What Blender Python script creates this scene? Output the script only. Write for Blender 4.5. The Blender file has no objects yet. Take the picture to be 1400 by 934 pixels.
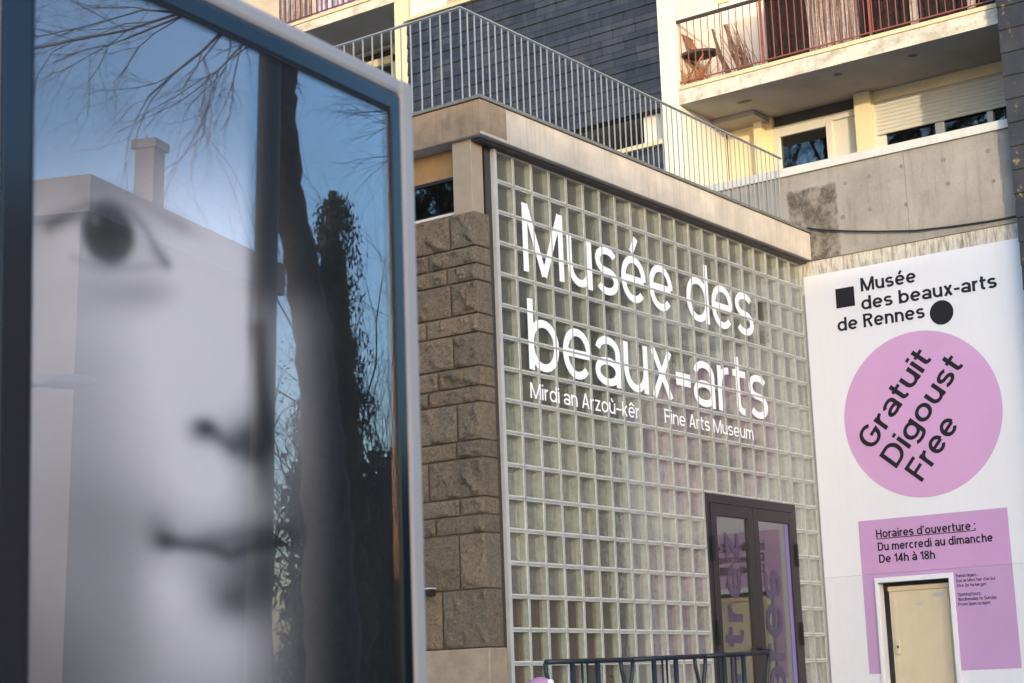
import bpy, bmesh, math, random
import numpy as np
from mathutils import Vector, Matrix
random.seed(7); RNG = np.random.default_rng(7)
scene = bpy.context.scene
COL = scene.collection
R = math.radians

# ------------------------------------------------------------------ camera
F_PX, YAW, PITCH, ROLL = 2427.45, 0.947465, 0.198453, -0.0367195
CAM = np.array([-13.0527, -9.5104, 1.5898])
def cam_axes():
    f = np.array([math.sin(YAW)*math.cos(PITCH), math.cos(YAW)*math.cos(PITCH), math.sin(PITCH)])
    r = np.array([math.cos(YAW), -math.sin(YAW), 0.0]); u = np.cross(r, f)
    return r*math.cos(ROLL)+u*math.sin(ROLL), -r*math.sin(ROLL)+u*math.cos(ROLL), f
AX_R, AX_U, AX_F = cam_axes()
cd = bpy.data.cameras.new('camera'); cam = bpy.data.objects.new('camera', cd); COL.objects.link(cam)
m = Matrix.Identity(4)
for i in range(3):
    m[i][0], m[i][1], m[i][2], m[i][3] = AX_R[i], AX_U[i], -AX_F[i], CAM[i]
cam.matrix_world = m
cd.sensor_width = 36; cd.sensor_fit = 'HORIZONTAL'; cd.lens = F_PX/1400*36
cd.clip_start = 0.1; cd.clip_end = 3000
cd.dof.use_dof = True; cd.dof.focus_distance = 18.0; cd.dof.aperture_fstop = 6.3
scene.camera = cam

# ------------------------------------------------------------------ sky and sun
SUN_AZ, SUN_EL = 222.0, 5.5          # azimuth clockwise from +Y
world = bpy.data.worlds.new("World"); scene.world = world; world.use_nodes = True
wn = world.node_tree.nodes; wl = world.node_tree.links
sky = wn.new('ShaderNodeTexSky'); sky.sky_type = 'NISHITA'; sky.sun_disc = False
sky.sun_elevation = R(SUN_EL); sky.sun_rotation = R(SUN_AZ)
sky.air_density = 1.0; sky.dust_density = 2.0; sky.ozone_density = 3.0
wl.new(sky.outputs[0], wn['Background'].inputs[0]); wn['Background'].inputs[1].default_value = 0.15
sl = bpy.data.lights.new('sun', 'SUN'); sl.energy = 0.5; sl.angle = R(0.5); sl.color = (1.0, 0.82, 0.57)
so = bpy.data.objects.new('sun', sl); COL.objects.link(so)
sdir = Vector((math.sin(R(SUN_AZ))*math.cos(R(SUN_EL)), math.cos(R(SUN_AZ))*math.cos(R(SUN_EL)), math.sin(R(SUN_EL))))
so.rotation_euler = sdir.to_track_quat('Z', 'Y').to_euler(); so.location = (-20, -25, 30)
vs = scene.view_settings
vs.view_transform = 'Standard'; vs.look = 'None'; vs.gamma = 1; vs.exposure = 2.85; vs.use_curve_mapping = False
scene.render.engine = 'CYCLES'
scene.cycles.max_bounces = 8; scene.cycles.transparent_max_bounces = 16
scene.cycles.use_denoising = True

# ------------------------------------------------------------------ pixel helpers (1400 px wide survey of the photo)
def ray(x, y): return (x-700)/F_PX*AX_R-(y-467)/F_PX*AX_U+AX_F
def onx(x, y, X): d = ray(x, y); return CAM+d*(X-CAM[0])/d[0]
def ony(x, y, Y): d = ray(x, y); return CAM+d*(Y-CAM[1])/d[1]

# ------------------------------------------------------------------ object helpers
def tag(o, label=None, cat=None, group=None, kind=None):
    if label: o['label'] = label
    if cat: o['category'] = cat
    if group: o['group'] = group
    if kind: o['kind'] = kind
    return o
def thing(name, label, cat, loc=(0, 0, 0), group=None, rot=None):
    o = bpy.data.objects.new(name, None); COL.objects.link(o); o.location = loc
    o.empty_display_size = 0.2
    if rot is not None: o.rotation_euler = rot
    return tag(o, label, cat, group)
def root_of(o):
    while o.parent: o = o.parent
    return o
class MB:
    def __init__(s): s.v = []; s.f = []; s.mi = []; s.m = 0; s.smooth = []
    def face(s, idx, sm=False): s.f.append(tuple(idx)); s.mi.append(s.m); s.smooth.append(sm)
    def box(s, x0, x1, y0, y1, z0, z1):
        x0, x1 = sorted((x0, x1)); y0, y1 = sorted((y0, y1)); z0, z1 = sorted((z0, z1))
        n = len(s.v)
        s.v += [(x0,y0,z0),(x1,y0,z0),(x1,y1,z0),(x0,y1,z0),(x0,y0,z1),(x1,y0,z1),(x1,y1,z1),(x0,y1,z1)]
        for q in ((3,2,1,0),(4,5,6,7),(0,1,5,4),(1,2,6,5),(2,3,7,6),(3,0,4,7)): s.face([n+i for i in q])
        return s
    def obox(s, o, ax, ay, az, x0, x1, y0, y1, z0, z1):
        n = len(s.v); o = np.array(o)
        for (a, b, c) in [(x0,y0,z0),(x1,y0,z0),(x1,y1,z0),(x0,y1,z0),(x0,y0,z1),(x1,y0,z1),(x1,y1,z1),(x0,y1,z1)]:
            s.v.append(tuple(o+ax*a+ay*b+az*c))
        for q in ((3,2,1,0),(4,5,6,7),(0,1,5,4),(1,2,6,5),(2,3,7,6),(3,0,4,7)): s.face([n+i for i in q])
        return s
    def quad(s, a, b, c, d):
        n = len(s.v); s.v += [tuple(a), tuple(b), tuple(c), tuple(d)]; s.face([n, n+1, n+2, n+3]); return s
    def poly(s, pts):
        n = len(s.v); s.v += [tuple(p) for p in pts]; s.face(range(n, n+len(pts))); return s
    def prism(s, pts, vec):
        n = len(s.v); k = len(pts); vec = np.array(vec)
        s.v += [tuple(p) for p in pts]+[tuple(np.array(p)+vec) for p in pts]
        s.face(list(range(n+k-1, n-1, -1))); s.face(range(n+k, n+2*k))
        for i in range(k): j = (i+1) % k; s.face([n+i, n+j, n+k+j, n+k+i])
        return s
    def tube(s, pts, rad, sides=6, cap=True):
        pts = [np.array(p, float) for p in pts]; k = len(pts)
        if not hasattr(rad, '__len__'): rad = [rad]*k
        n0 = len(s.v); up = None
        for i, p in enumerate(pts):
            t = pts[min(i+1, k-1)]-pts[max(i-1, 0)]; t = t/(np.linalg.norm(t)+1e-9)
            if up is None:
                up = np.array([0, 0, 1.]) if abs(t[2]) < .9 else np.array([1., 0, 0])
            a = up-t*(up@t); a /= np.linalg.norm(a)+1e-9; up = a; b = np.cross(t, a)
            for j in range(sides):
                w = 2*math.pi*j/sides
                s.v.append(tuple(p+rad[i]*(math.cos(w)*a+math.sin(w)*b)))
        for i in range(k-1):
            for j in range(sides):
                j2 = (j+1) % sides
                s.face([n0+i*sides+j, n0+i*sides+j2, n0+(i+1)*sides+j2, n0+(i+1)*sides+j], sides > 4)
        if cap:
            s.face([n0+j for j in range(sides-1, -1, -1)]); s.face([n0+(k-1)*sides+j for j in range(sides)])
        return s
    def disc(s, c, ax, ay, r, n=48, th=0.0):
        c = np.array(c); pts = [c+r*(math.cos(2*math.pi*i/n)*ax+math.sin(2*math.pi*i/n)*ay) for i in range(n)]
        if th: return s.prism(pts, np.cross(ax, ay)*th)
        return s.poly(pts)
    def build(s, name, mat, parent=None, bevel=0):
        me = bpy.data.meshes.new(name)
        v = np.array(s.v, float)
        if parent is not None:
            rt = root_of(parent); mw = np.array(Matrix.LocRotScale(rt.location, rt.rotation_euler, None).inverted())
            v = v@mw[:3, :3].T+mw[:3, 3]
        me.from_pydata(v.tolist(), [], s.f)
        mats = mat if isinstance(mat, (list, tuple)) else [mat]
        for mm in mats: me.materials.append(mm)
        me.polygons.foreach_set('material_index', s.mi); me.polygons.foreach_set('use_smooth', s.smooth)
        me.update()
        o = bpy.data.objects.new(name, me); COL.objects.link(o)
        if parent is not None: o.parent = parent
        if bevel:
            b = o.modifiers.new('bevel', 'BEVEL'); b.width = bevel; b.segments = 2; b.limit_method = 'ANGLE'
        return o
def box_part(name, mat, parent, *d, bevel=0): return MB().box(*d).build(name, mat, parent, bevel)

# ------------------------------------------------------------------ materials
def nmat(name):
    mt = bpy.data.materials.new(name); mt.use_nodes = True
    return mt, mt.node_tree.nodes, mt.node_tree.links, mt.node_tree.nodes['Principled BSDF']
def noise(nd, lk, scale, detail=6, rough=.6, vec=None, stretch=None):
    t = nd.new('ShaderNodeTexNoise'); t.inputs['Scale'].default_value = scale; t.inputs['Detail'].default_value = detail
    t.inputs['Roughness'].default_value = rough
    tc = nd.new('ShaderNodeTexCoord'); src = tc.outputs['Object'] if vec is None else vec
    if stretch:
        mp = nd.new('ShaderNodeMapping'); mp.inputs['Scale'].default_value = stretch; lk.new(src, mp.inputs[0]); src = mp.outputs[0]
    lk.new(src, t.inputs['Vector']); return t.outputs['Fac']
def ramp(nd, lk, fac, stops):
    r = nd.new('ShaderNodeValToRGB'); e = r.color_ramp.elements
    while len(e) < len(stops): e.new(0.5)
    for el, (p, c) in zip(e, stops):
        el.position = p; el.color = (*c, 1) if len(c) == 3 else c
    lk.new(fac, r.inputs[0]); return r.outputs[0]
def mix(nd, lk, fac, a, b, mode='MIX'):
    x = nd.new('ShaderNodeMix'); x.data_type = 'RGBA'; x.blend_type = mode
    def put(i, v):
        if hasattr(v, 'is_output'): lk.new(v, x.inputs[i])
        elif isinstance(v, (int, float)): x.inputs[i].default_value = v
        else: x.inputs[i].default_value = (*v, 1)
    put(0, fac); put(6, a); put(7, b); return x.outputs[2]
def math_(nd, lk, op, a, b=None, c=None):
    x = nd.new('ShaderNodeMath'); x.operation = op
    for i, v in enumerate((a, b, c)):
        if v is None: continue
        if hasattr(v, 'is_output'): lk.new(v, x.inputs[i])
        else: x.inputs[i].default_value = v
    return x.outputs[0]
def bump(nd, lk, bs, h, strength, dist=.01):
    b = nd.new('ShaderNodeBump'); b.inputs['Strength'].default_value = strength; b.inputs['Distance'].default_value = dist
    lk.new(h, b.inputs['Height']); lk.new(b.outputs[0], bs.inputs['Normal'])
def S(c, k): return tuple(min(1, x*k) for x in c)
def plain(name, c, rough=.6, var=.15, scale=4, metal=0, bmp=.05, streak=0, fine=60):
    mt, nd, lk, bs = nmat(name)
    n = noise(nd, lk, scale); col = ramp(nd, lk, n, [(.3, S(c, 1-var)), (.7, S(c, 1+var))])
    if streak:
        st = noise(nd, lk, 3, 5, .6, stretch=(6, 6, .35))
        col = mix(nd, lk, math_(nd, lk, 'MULTIPLY', ramp(nd, lk, st, [(.5, (0,0,0)), (.75, (1,1,1))]), streak), col, S(c, .45))
    lk.new(col, bs.inputs['Base Color']); bs.inputs['Roughness'].default_value = rough; bs.inputs['Metallic'].default_value = metal
    if bmp: bump(nd, lk, bs, noise(nd, lk, fine, 4), bmp)
    return mt
def glass(name, tint=(.9,.95,.93), gain=2.0, rough=0.0, coat=(1,1,1), dirt=0, wave=0):
    mt, nd, lk, bs = nmat(name); nd.remove(bs); out = nd['Material Output']
    tr = nd.new('ShaderNodeBsdfTransparent'); tr.inputs[0].default_value = (*tint, 1)
    gl = nd.new('ShaderNodeBsdfGlossy'); gl.inputs['Roughness'].default_value = rough; gl.inputs[0].default_value = (*coat, 1)
    if wave: bump(nd, lk, gl, noise(nd, lk, 7, 3), wave, .02)
    # Schlick reflectance from the angle of view to the pane (same on both faces of a thin pane)
    ge = nd.new('ShaderNodeNewGeometry'); dp = nd.new('ShaderNodeVectorMath'); dp.operation = 'DOT_PRODUCT'
    lk.new(ge.outputs['Normal'], dp.inputs[0]); lk.new(ge.outputs['Incoming'], dp.inputs[1])
    om = math_(nd, lk, 'SUBTRACT', 1.0, math_(nd, lk, 'ABSOLUTE', dp.outputs['Value']))
    fr = math_(nd, lk, 'ADD', math_(nd, lk, 'MULTIPLY', math_(nd, lk, 'POWER', om, 5.0), .96), .04)
    mx = nd.new('ShaderNodeMixShader'); fac = math_(nd, lk, 'MULTIPLY', fr, gain)
    fac = math_(nd, lk, 'MINIMUM', fac, 1.0)
    lk.new(fac, mx.inputs[0]); lk.new(tr.outputs[0], mx.inputs[1]); lk.new(gl.outputs[0], mx.inputs[2])
    last = mx.outputs[0]
    if dirt:
        df = nd.new('ShaderNodeBsdfDiffuse'); df.inputs[0].default_value = (.45,.45,.42,1)
        m2 = nd.new('ShaderNodeMixShader')
        lk.new(math_(nd, lk, 'MULTIPLY', noise(nd, lk, 3, 5), dirt), m2.inputs[0]); lk.new(last, m2.inputs[1]); lk.new(df.outputs[0], m2.inputs[2]); last = m2.outputs[0]
    lk.new(last, out.inputs['Surface']); return mt

def soft_rect(nd, lk, y0, y1, z0, z1, edge, wob):
    """1 inside a rectangle of object-space y,z with ragged edges"""
    tc = nd.new('ShaderNodeTexCoord'); sp = nd.new('ShaderNodeSeparateXYZ'); lk.new(tc.outputs['Object'], sp.inputs[0])
    nz = math_(nd, lk, 'MULTIPLY', math_(nd, lk, 'SUBTRACT', noise(nd, lk, 7, 6, .7), .5), wob)
    def band(v, a, b):
        v = math_(nd, lk, 'ADD', v, nz)
        d = math_(nd, lk, 'SUBTRACT', (b-a)/2, math_(nd, lk, 'ABSOLUTE', math_(nd, lk, 'SUBTRACT', v, (a+b)/2)))
        d = math_(nd, lk, 'DIVIDE', d, edge); d = math_(nd, lk, 'MINIMUM', d, 1.0); return math_(nd, lk, 'MAXIMUM', d, 0.0)
    return math_(nd, lk, 'MULTIPLY', band(sp.outputs[1], y0, y1), band(sp.outputs[2], z0, z1))

M = {}
M['mortar'] = plain('pale_mortar', (.33,.328,.318), .8, .2, 6, bmp=.15, streak=.35)
M['cavity'] = plain('glass_block_edge', (.53,.535,.49), .3, .2, 14, bmp=0)
M['steel_trim'] = plain('grey_steel_trim', (.42,.41,.40), .5, .1, 5)
M['dark_trim'] = plain('brown_black_trim', (.035,.028,.026), .5, .15, 5)
M['bronze'] = plain('dark_bronze_frame', (.016,.012,.012), .5, .12, 5)
M['fascia'] = plain('board_marked_concrete', (.42,.375,.33), .85, .2, 2.4, bmp=.3, streak=.45, fine=40)
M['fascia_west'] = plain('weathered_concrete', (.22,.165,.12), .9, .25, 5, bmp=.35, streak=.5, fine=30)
M['post_conc'] = plain('tan_concrete_post', (.30,.24,.18), .85, .1, 5, bmp=.2)
M['zinc'] = plain('zinc_flashing', (.16,.16,.16), .5, .2, 7, .3)
M['galv'] = plain('galvanised_steel', (.42,.43,.45), .38, .08, 9, .55)
M['cream'] = plain('cream_render', (.66,.56,.35), .8, .05, 2.5, bmp=.1, streak=.12)
M['cream_white'] = plain('off_white_render', (.68,.63,.53), .8, .06, 2.5, bmp=.12, streak=.22)
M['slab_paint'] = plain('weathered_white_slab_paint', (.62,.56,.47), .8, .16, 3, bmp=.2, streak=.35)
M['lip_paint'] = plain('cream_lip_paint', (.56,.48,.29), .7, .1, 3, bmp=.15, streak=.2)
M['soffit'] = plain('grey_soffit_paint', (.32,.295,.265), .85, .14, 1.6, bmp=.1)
M['white_pvc'] = plain('white_pvc', (.56,.53,.47), .35, .03, 4, bmp=0)
M['coping'] = plain('white_metal_coping', (.50,.49,.46), .45, .06, 4, bmp=0, streak=.15)
M['beige_wall'] = plain('beige_render', (.46,.38,.29), .85, .08, 2, bmp=.1)
M['red_rail'] = plain('red_brown_paint', (.25,.070,.05), .45, .15, 10, bmp=.05)
M['dark_rail'] = plain('dark_rail_paint', (.04,.03,.035), .4, .1, 5)
M['purple_rail'] = plain('plum_rail_paint', (.13,.03,.06), .45, .1, 5)
M['rail_green'] = plain('blue_green_black_paint', (.010,.014,.018), .5, .15, 8)
M['sign_white'] = plain('white_sign_panel', (.70,.69,.72), .38, .03, .7, bmp=.02, streak=.05, fine=2.5)
M['pink'] = plain('pink_vinyl', (.56,.31,.53), .45, .03, 1.2, bmp=0)
M['pink2'] = plain('mauve_vinyl', (.50,.28,.50), .45, .04, 1.2, bmp=0)
M['pink3'] = plain('deep_mauve_vinyl', (.455,.27,.475), .45, .04, 1.2, bmp=0)
M['sign_grey'] = plain('greyish_white_sign_panel', (.665,.66,.70), .4, .03, .7, bmp=.02, streak=.05, fine=2.5)
M['ink'] = plain('black_vinyl', (.006,.005,.010), .85, .0, 3, bmp=0)
M['white_vinyl'] = plain('white_vinyl', (.88,.88,.88), .5, .02, 3, bmp=0)
M['beige_metal'] = plain('beige_enamelled_metal', (.58,.48,.33), .45, .05, 3, bmp=.03, streak=.1)
M['recess_grey'] = plain('grey_recess_concrete', (.25,.25,.24), .9, .2, 8, bmp=.2)
M['black'] = plain('black_gap', (.008,.008,.008), .8, 0, 3, bmp=0)
M['dark_interior'] = plain('dark_interior', (.05,.045,.04), .8, .1, 2, bmp=0)
M['int_wall'] = plain('interior_beige_wall', (.55,.48,.38), .8, .1, 1, bmp=0)
M['wood'] = plain('dark_red_wood', (.16,.06,.035), .5, .3, 3, bmp=.05)
M['amber'] = plain('amber_wood_trim', (.42,.22,.06), .4, .2, 8, bmp=0)
M['casing'] = plain('light_grey_casing', (.32,.285,.272), .45, .05, 3, bmp=.03)
M['enamel'] = plain('black_enamel', (.006,.007,.012), .16, .1, 3, bmp=0)
M['cable'] = plain('black_cable', (.012,.012,.012), .6, 0, 3, bmp=0)
M['asphalt'] = plain('pale_stabilised_gravel', (.24,.24,.24), .95, .2, 3, bmp=.4)
M['paving'] = plain('pale_concrete_paving', (.24,.24,.24), .9, .15, 2, bmp=.3)
M['ochre_panel'] = plain('ochre_wood_panel', (.30,.17,.075), .7, .15, 5, bmp=.1)
M['bark'] = plain('dark_bark', (.055,.050,.046), .95, .4, 12, bmp=.8, fine=25)
M['twig'] = plain('dark_twig', (.030,.025,.022), .9, .2, 8, bmp=0)
M['conifer'] = plain('dark_conifer_needles', (.020,.030,.018), .9, .4, 6, bmp=0)
M['shrubleaf'] = plain('dull_shrub_leaves', (.05,.06,.03), .9, .4, 6, bmp=0)
M['house_wall'] = plain('pale_house_render', (.19,.18,.18), .85, .12, .8, bmp=.1)
M['house_fascia'] = plain('pale_roof_edge', (.20,.19,.195), .8, .06, 2, bmp=.1)
M['chimney'] = plain('chimney_render', (.20,.17,.165), .9, .1, 4, bmp=.2)
M['mast'] = plain('dark_mast_paint', (.055,.055,.062), .5, .15, 6)
M['lamp_grey'] = plain('lamp_grey', (.30,.30,.31), .5, .05, 5)
M['sign_red'] = plain('sign_red', (.45,.03,.03), .5, .05, 5, bmp=0)
M['seat_dark'] = plain('dark_woven_seat', (.055,.045,.040), .8, .2, 30, bmp=.2)
M['chair_wood'] = plain('warm_brown_wood', (.24,.10,.05), .6, .25, 10, bmp=.1)
M['screen_dark'] = plain('dark_brush_screen', (.028,.020,.018), .95, .6, 18, bmp=.6, streak=.3)
M['reed'] = plain('pale_dry_reed', (.46,.38,.33), .9, .35, 25, bmp=.2)
M['reed_dark'] = plain('brown_dry_stems', (.16,.10,.07), .9, .4, 14, bmp=0)
M['reed_red'] = plain('russet_dry_stems', (.36,.15,.06), .9, .3, 14, bmp=0)
M['cloth'] = plain('violet_white_sheet', (.44,.40,.48), .8, .35, 5, bmp=.1)
M['cloth_grey'] = plain('grey_striped_drape', (.30,.28,.26), .9, .3, 9, bmp=.2)
M['pink_wool'] = plain('pink_knit', (.42,.22,.33), .95, .15, 40, bmp=.6)
M['white_wool'] = plain('white_knit', (.8,.76,.74), .95, .05, 40, bmp=.5)
M['red_cloth'] = plain('crimson_cloth', (.35,.03,.06), .9, .1, 20, bmp=.2)
M['vent'] = plain('vent_dark', (.13,.11,.10), .8, .2, 8, bmp=0)
M['violet_edge'] = plain('violet_sticker', (.20,.15,.36), .4, .05, 3, bmp=0)
M['smoke_vinyl'] = plain('dark_violet_vinyl', (.06,.045,.085), .5, .1, 3, bmp=0)
M['block_glass'] = glass('clear_block_glass', (.945,.96,.94), 1.5, .03, dirt=.06, wave=.18)
M['poster_glass'] = glass('display_glass', (.97,.965,.97), 2.65, coat=(1,.93,.97), dirt=.022)
M['door_glass'] = glass('door_glass', (.78,.80,.80), 2.1, dirt=.04)
M['win_glass'] = glass('window_glass', (.55,.6,.6), 3.0, wave=.01)
# patterned rear panes of the glass blocks: ribbed, slightly dirty, letting some light through
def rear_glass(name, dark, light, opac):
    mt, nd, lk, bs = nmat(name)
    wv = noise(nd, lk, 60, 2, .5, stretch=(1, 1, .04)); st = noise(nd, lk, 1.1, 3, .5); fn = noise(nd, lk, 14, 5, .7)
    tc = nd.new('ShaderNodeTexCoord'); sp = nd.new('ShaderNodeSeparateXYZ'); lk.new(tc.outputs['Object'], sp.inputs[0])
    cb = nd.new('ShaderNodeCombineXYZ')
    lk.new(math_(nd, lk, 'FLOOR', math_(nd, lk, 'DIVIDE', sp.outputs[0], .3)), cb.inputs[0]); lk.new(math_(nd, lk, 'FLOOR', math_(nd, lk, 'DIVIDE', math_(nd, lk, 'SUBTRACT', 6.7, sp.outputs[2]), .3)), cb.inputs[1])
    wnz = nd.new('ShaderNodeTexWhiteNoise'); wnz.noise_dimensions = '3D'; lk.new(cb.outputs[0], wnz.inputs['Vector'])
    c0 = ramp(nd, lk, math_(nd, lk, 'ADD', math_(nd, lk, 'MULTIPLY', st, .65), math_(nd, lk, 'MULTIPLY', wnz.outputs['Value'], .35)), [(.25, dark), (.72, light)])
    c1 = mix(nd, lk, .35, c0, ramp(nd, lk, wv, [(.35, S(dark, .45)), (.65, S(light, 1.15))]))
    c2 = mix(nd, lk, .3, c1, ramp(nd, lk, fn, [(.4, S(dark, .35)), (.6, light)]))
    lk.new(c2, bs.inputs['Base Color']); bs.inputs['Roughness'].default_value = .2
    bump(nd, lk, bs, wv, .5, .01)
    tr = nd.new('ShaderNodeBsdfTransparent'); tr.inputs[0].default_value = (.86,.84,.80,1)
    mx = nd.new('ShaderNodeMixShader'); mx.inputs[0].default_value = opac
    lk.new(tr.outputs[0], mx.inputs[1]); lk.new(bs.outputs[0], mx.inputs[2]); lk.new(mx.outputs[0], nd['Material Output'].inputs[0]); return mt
M['rear_dim'] = rear_glass('painted_dim_rear_glass', (.085,.078,.066), (.22,.205,.175), .6)  # dimness behind the upper rows put into the pane colour
M['rear_bright'] = rear_glass('painted_bright_rear_glass', (.235,.222,.20), (.50,.478,.43), .7)  # brightness behind the lower rows put into the pane colour
M['rear_mid'] = rear_glass('painted_mid_rear_glass', (.19,.165,.16), (.33,.30,.29), .65)  # in-between brightness of the diagonal and bottom rows put into the colour
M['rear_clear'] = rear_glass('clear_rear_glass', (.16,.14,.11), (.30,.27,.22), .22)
# rock faced granite
mt, nd, lk, bs = nmat('rock_faced_stone'); M['stone'] = mt
big = noise(nd, lk, 2.3, 3); fine = noise(nd, lk, 45, 8, .75); mid = noise(nd, lk, 11, 6, .7)
c0 = ramp(nd, lk, big, [(.35, (.080,.064,.052)), (.5, (.110,.086,.062)), (.7, (.135,.102,.066))])
c1 = mix(nd, lk, .55, c0, ramp(nd, lk, fine, [(.35, (.05,.042,.035)), (.65, (.26,.195,.125))]))
_at = nd.new('ShaderNodeAttribute'); _at.attribute_name = 'stone_tone'; c1 = mix(nd, lk, 1.0, c1, _at.outputs['Color'], 'MULTIPLY')
lk.new(c1, bs.inputs['Base Color']); bs.inputs['Roughness'].default_value = .95
bump(nd, lk, bs, fine, .8, .015)
M['stone_joint'] = plain('stone_joint_mortar', (.10,.08,.06), .95, .15, 8, bmp=.3)
M['plinth'] = plain('dressed_plinth_stone', (.28,.215,.15), .9, .2, 5, bmp=.4, fine=35)
# slates
mt, nd, lk, bs = nmat('blue_grey_slate'); M['slate'] = mt
tc = nd.new('ShaderNodeTexCoord'); sp = nd.new('ShaderNodeSeparateXYZ'); lk.new(tc.outputs['Object'], sp.inputs[0])
cb = nd.new('ShaderNodeCombineXYZ'); lk.new(math_(nd, lk, 'ADD', sp.outputs[1], sp.outputs[0]), cb.inputs[0]); lk.new(sp.outputs[2], cb.inputs[1])
bk = nd.new('ShaderNodeTexBrick'); lk.new(cb.outputs[0], bk.inputs['Vector']); bk.inputs['Scale'].default_value = 1
bk.inputs['Brick Width'].default_value = .36; bk.inputs['Row Height'].default_value = .21; bk.inputs['Mortar Size'].default_value = .007
bk.inputs['Color1'].default_value = (.017,.020,.029,1); bk.inputs['Color2'].default_value = (.036,.039,.051,1); bk.inputs['Mortar'].default_value = (.007,.007,.010,1)
stn = noise(nd, lk, 9, 6, .7, stretch=(1,1,.25))
cc = mix(nd, lk, math_(nd, lk, 'MULTIPLY', ramp(nd, lk, stn, [(.5,(0,0,0)),(.8,(1,1,1))]), .35), bk.outputs['Color'], (.13,.12,.12))
lk.new(cc, bs.inputs['Base Color']); bs.inputs['Roughness'].default_value = .5
bump(nd, lk, bs, noise(nd, lk, 30, 5), .25, .01)
# slate with lichen
mt, nd, lk, bs = nmat('lichen_slate'); M['slate_lichen'] = mt
fine = noise(nd, lk, 6, 8, .75); n2 = noise(nd, lk, 3.5, 3)
c0 = ramp(nd, lk, n2, [(.3,(.014,.014,.018)),(.7,(.034,.033,.038))])
msk = ramp(nd, lk, fine, [(.60,(0,0,0)),(.64,(1,1,1))])
lk.new(mix(nd, lk, math_(nd, lk, 'MULTIPLY', msk, .8), c0, (.30,.21,.06)), bs.inputs['Base Color']); bs.inputs['Roughness'].default_value = .55
bump(nd, lk, bs, noise(nd, lk, 30, 5), .3, .01)
# parapet concrete with its stained patch and a crack
mt, nd, lk, bs = nmat('raw_concrete_parapet'); M['parapet'] = mt
n1 = noise(nd, lk, 1.6, 6); n2 = noise(nd, lk, 26, 5, .7); strk = noise(nd, lk, 2.4, 5, .6, stretch=(5, 5, .5))
c0 = ramp(nd, lk, n1, [(.32,(.19,.172,.154)),(.66,(.31,.282,.252))])
c0 = mix(nd, lk, .25, c0, ramp(nd, lk, n2, [(.3,(.16,.15,.14)),(.7,(.31,.285,.255))]))
c0 = mix(nd, lk, math_(nd, lk, 'MULTIPLY', ramp(nd, lk, strk, [(.52,(0,0,0)),(.70,(1,1,1))]), .38), c0, (.13,.115,.10))
halo = soft_rect(nd, lk, -.66, .9, 6.4, 7.70, .12, .12)
c0 = mix(nd, lk, math_(nd, lk, 'MULTIPLY', halo, .7), c0, (.26,.245,.23))
patch = soft_rect(nd, lk, -.57, .12, 6.4, 7.65, .035, .13); spots = noise(nd, lk, 12, 12, .82); blot = noise(nd, lk, 5, 5, .6)
pcol = ramp(nd, lk, spots, [(.36,(.030,.026,.020)),(.50,(.070,.060,.047)),(.60,(.14,.125,.10)),(.70,(.33,.30,.26))])
pcol = mix(nd, lk, ramp(nd, lk, blot, [(.48,(0,0,0)),(.66,(1,1,1))]), pcol, (.20,.18,.155))
vo = nd.new('ShaderNodeTexVoronoi'); vo.feature = 'DISTANCE_TO_EDGE'; vo.inputs['Scale'].default_value = 5
tcv = nd.new('ShaderNodeTexCoord'); mpv = nd.new('ShaderNodeMapping'); mpv.inputs['Scale'].default_value = (1, 1, .55); mpv.inputs['Rotation'].default_value = (.5, 0, 0)
lk.new(tcv.outputs['Object'], mpv.inputs[0]); lk.new(mpv.outputs[0], vo.inputs['Vector'])
scr = math_(nd, lk, 'MULTIPLY', math_(nd, lk, 'LESS_THAN', vo.outputs['Distance'], .018), ramp(nd, lk, spots, [(.42,(0,0,0)),(.55,(1,1,1))]))
pcol = mix(nd, lk, math_(nd, lk, 'MULTIPLY', scr, .28), pcol, (.33,.30,.26))
c0 = mix(nd, lk, math_(nd, lk, 'MULTIPLY', patch, .93), c0, pcol)
crack = soft_rect(nd, lk, -1.462, -1.452, 6.8, 7.84, .003, .035)
c0 = mix(nd, lk, math_(nd, lk, 'MULTIPLY', crack, .75), c0, (.09,.08,.07))
lk.new(c0, bs.inputs['Base Color']); bs.inputs['Roughness'].default_value = .9
bump(nd, lk, bs, n2, .3, .01)
M['tie_hole'] = plain('tie_hole_filling', (.165,.15,.138), .95, .3, 30, bmp=.3)
mt, nd, lk, bs = nmat('stained_slab_paint'); M['slab_paint'] = mt
n1 = noise(nd, lk, 2.2, 8, .7, stretch=(1,1,2)); n2 = noise(nd, lk, 9, 6, .75); sk = noise(nd, lk, 6, 4, .6, stretch=(3,3,.3))
c0 = mix(nd, lk, math_(nd, lk, 'MULTIPLY', ramp(nd, lk, n1, [(.46,(0,0,0)),(.60,(1,1,1))]), .75), (.60,.545,.46), (.33,.285,.21))
c0 = mix(nd, lk, math_(nd, lk, 'MULTIPLY', ramp(nd, lk, n2, [(.54,(0,0,0)),(.62,(1,1,1))]), .55), c0, (.25,.23,.14))
c0 = mix(nd, lk, math_(nd, lk, 'MULTIPLY', ramp(nd, lk, sk, [(.5,(0,0,0)),(.75,(1,1,1))]), .5), c0, (.30,.27,.22))
lk.new(c0, bs.inputs['Base Color']); bs.inputs['Roughness'].default_value = .85; bump(nd, lk, bs, n2, .3, .01)
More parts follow.
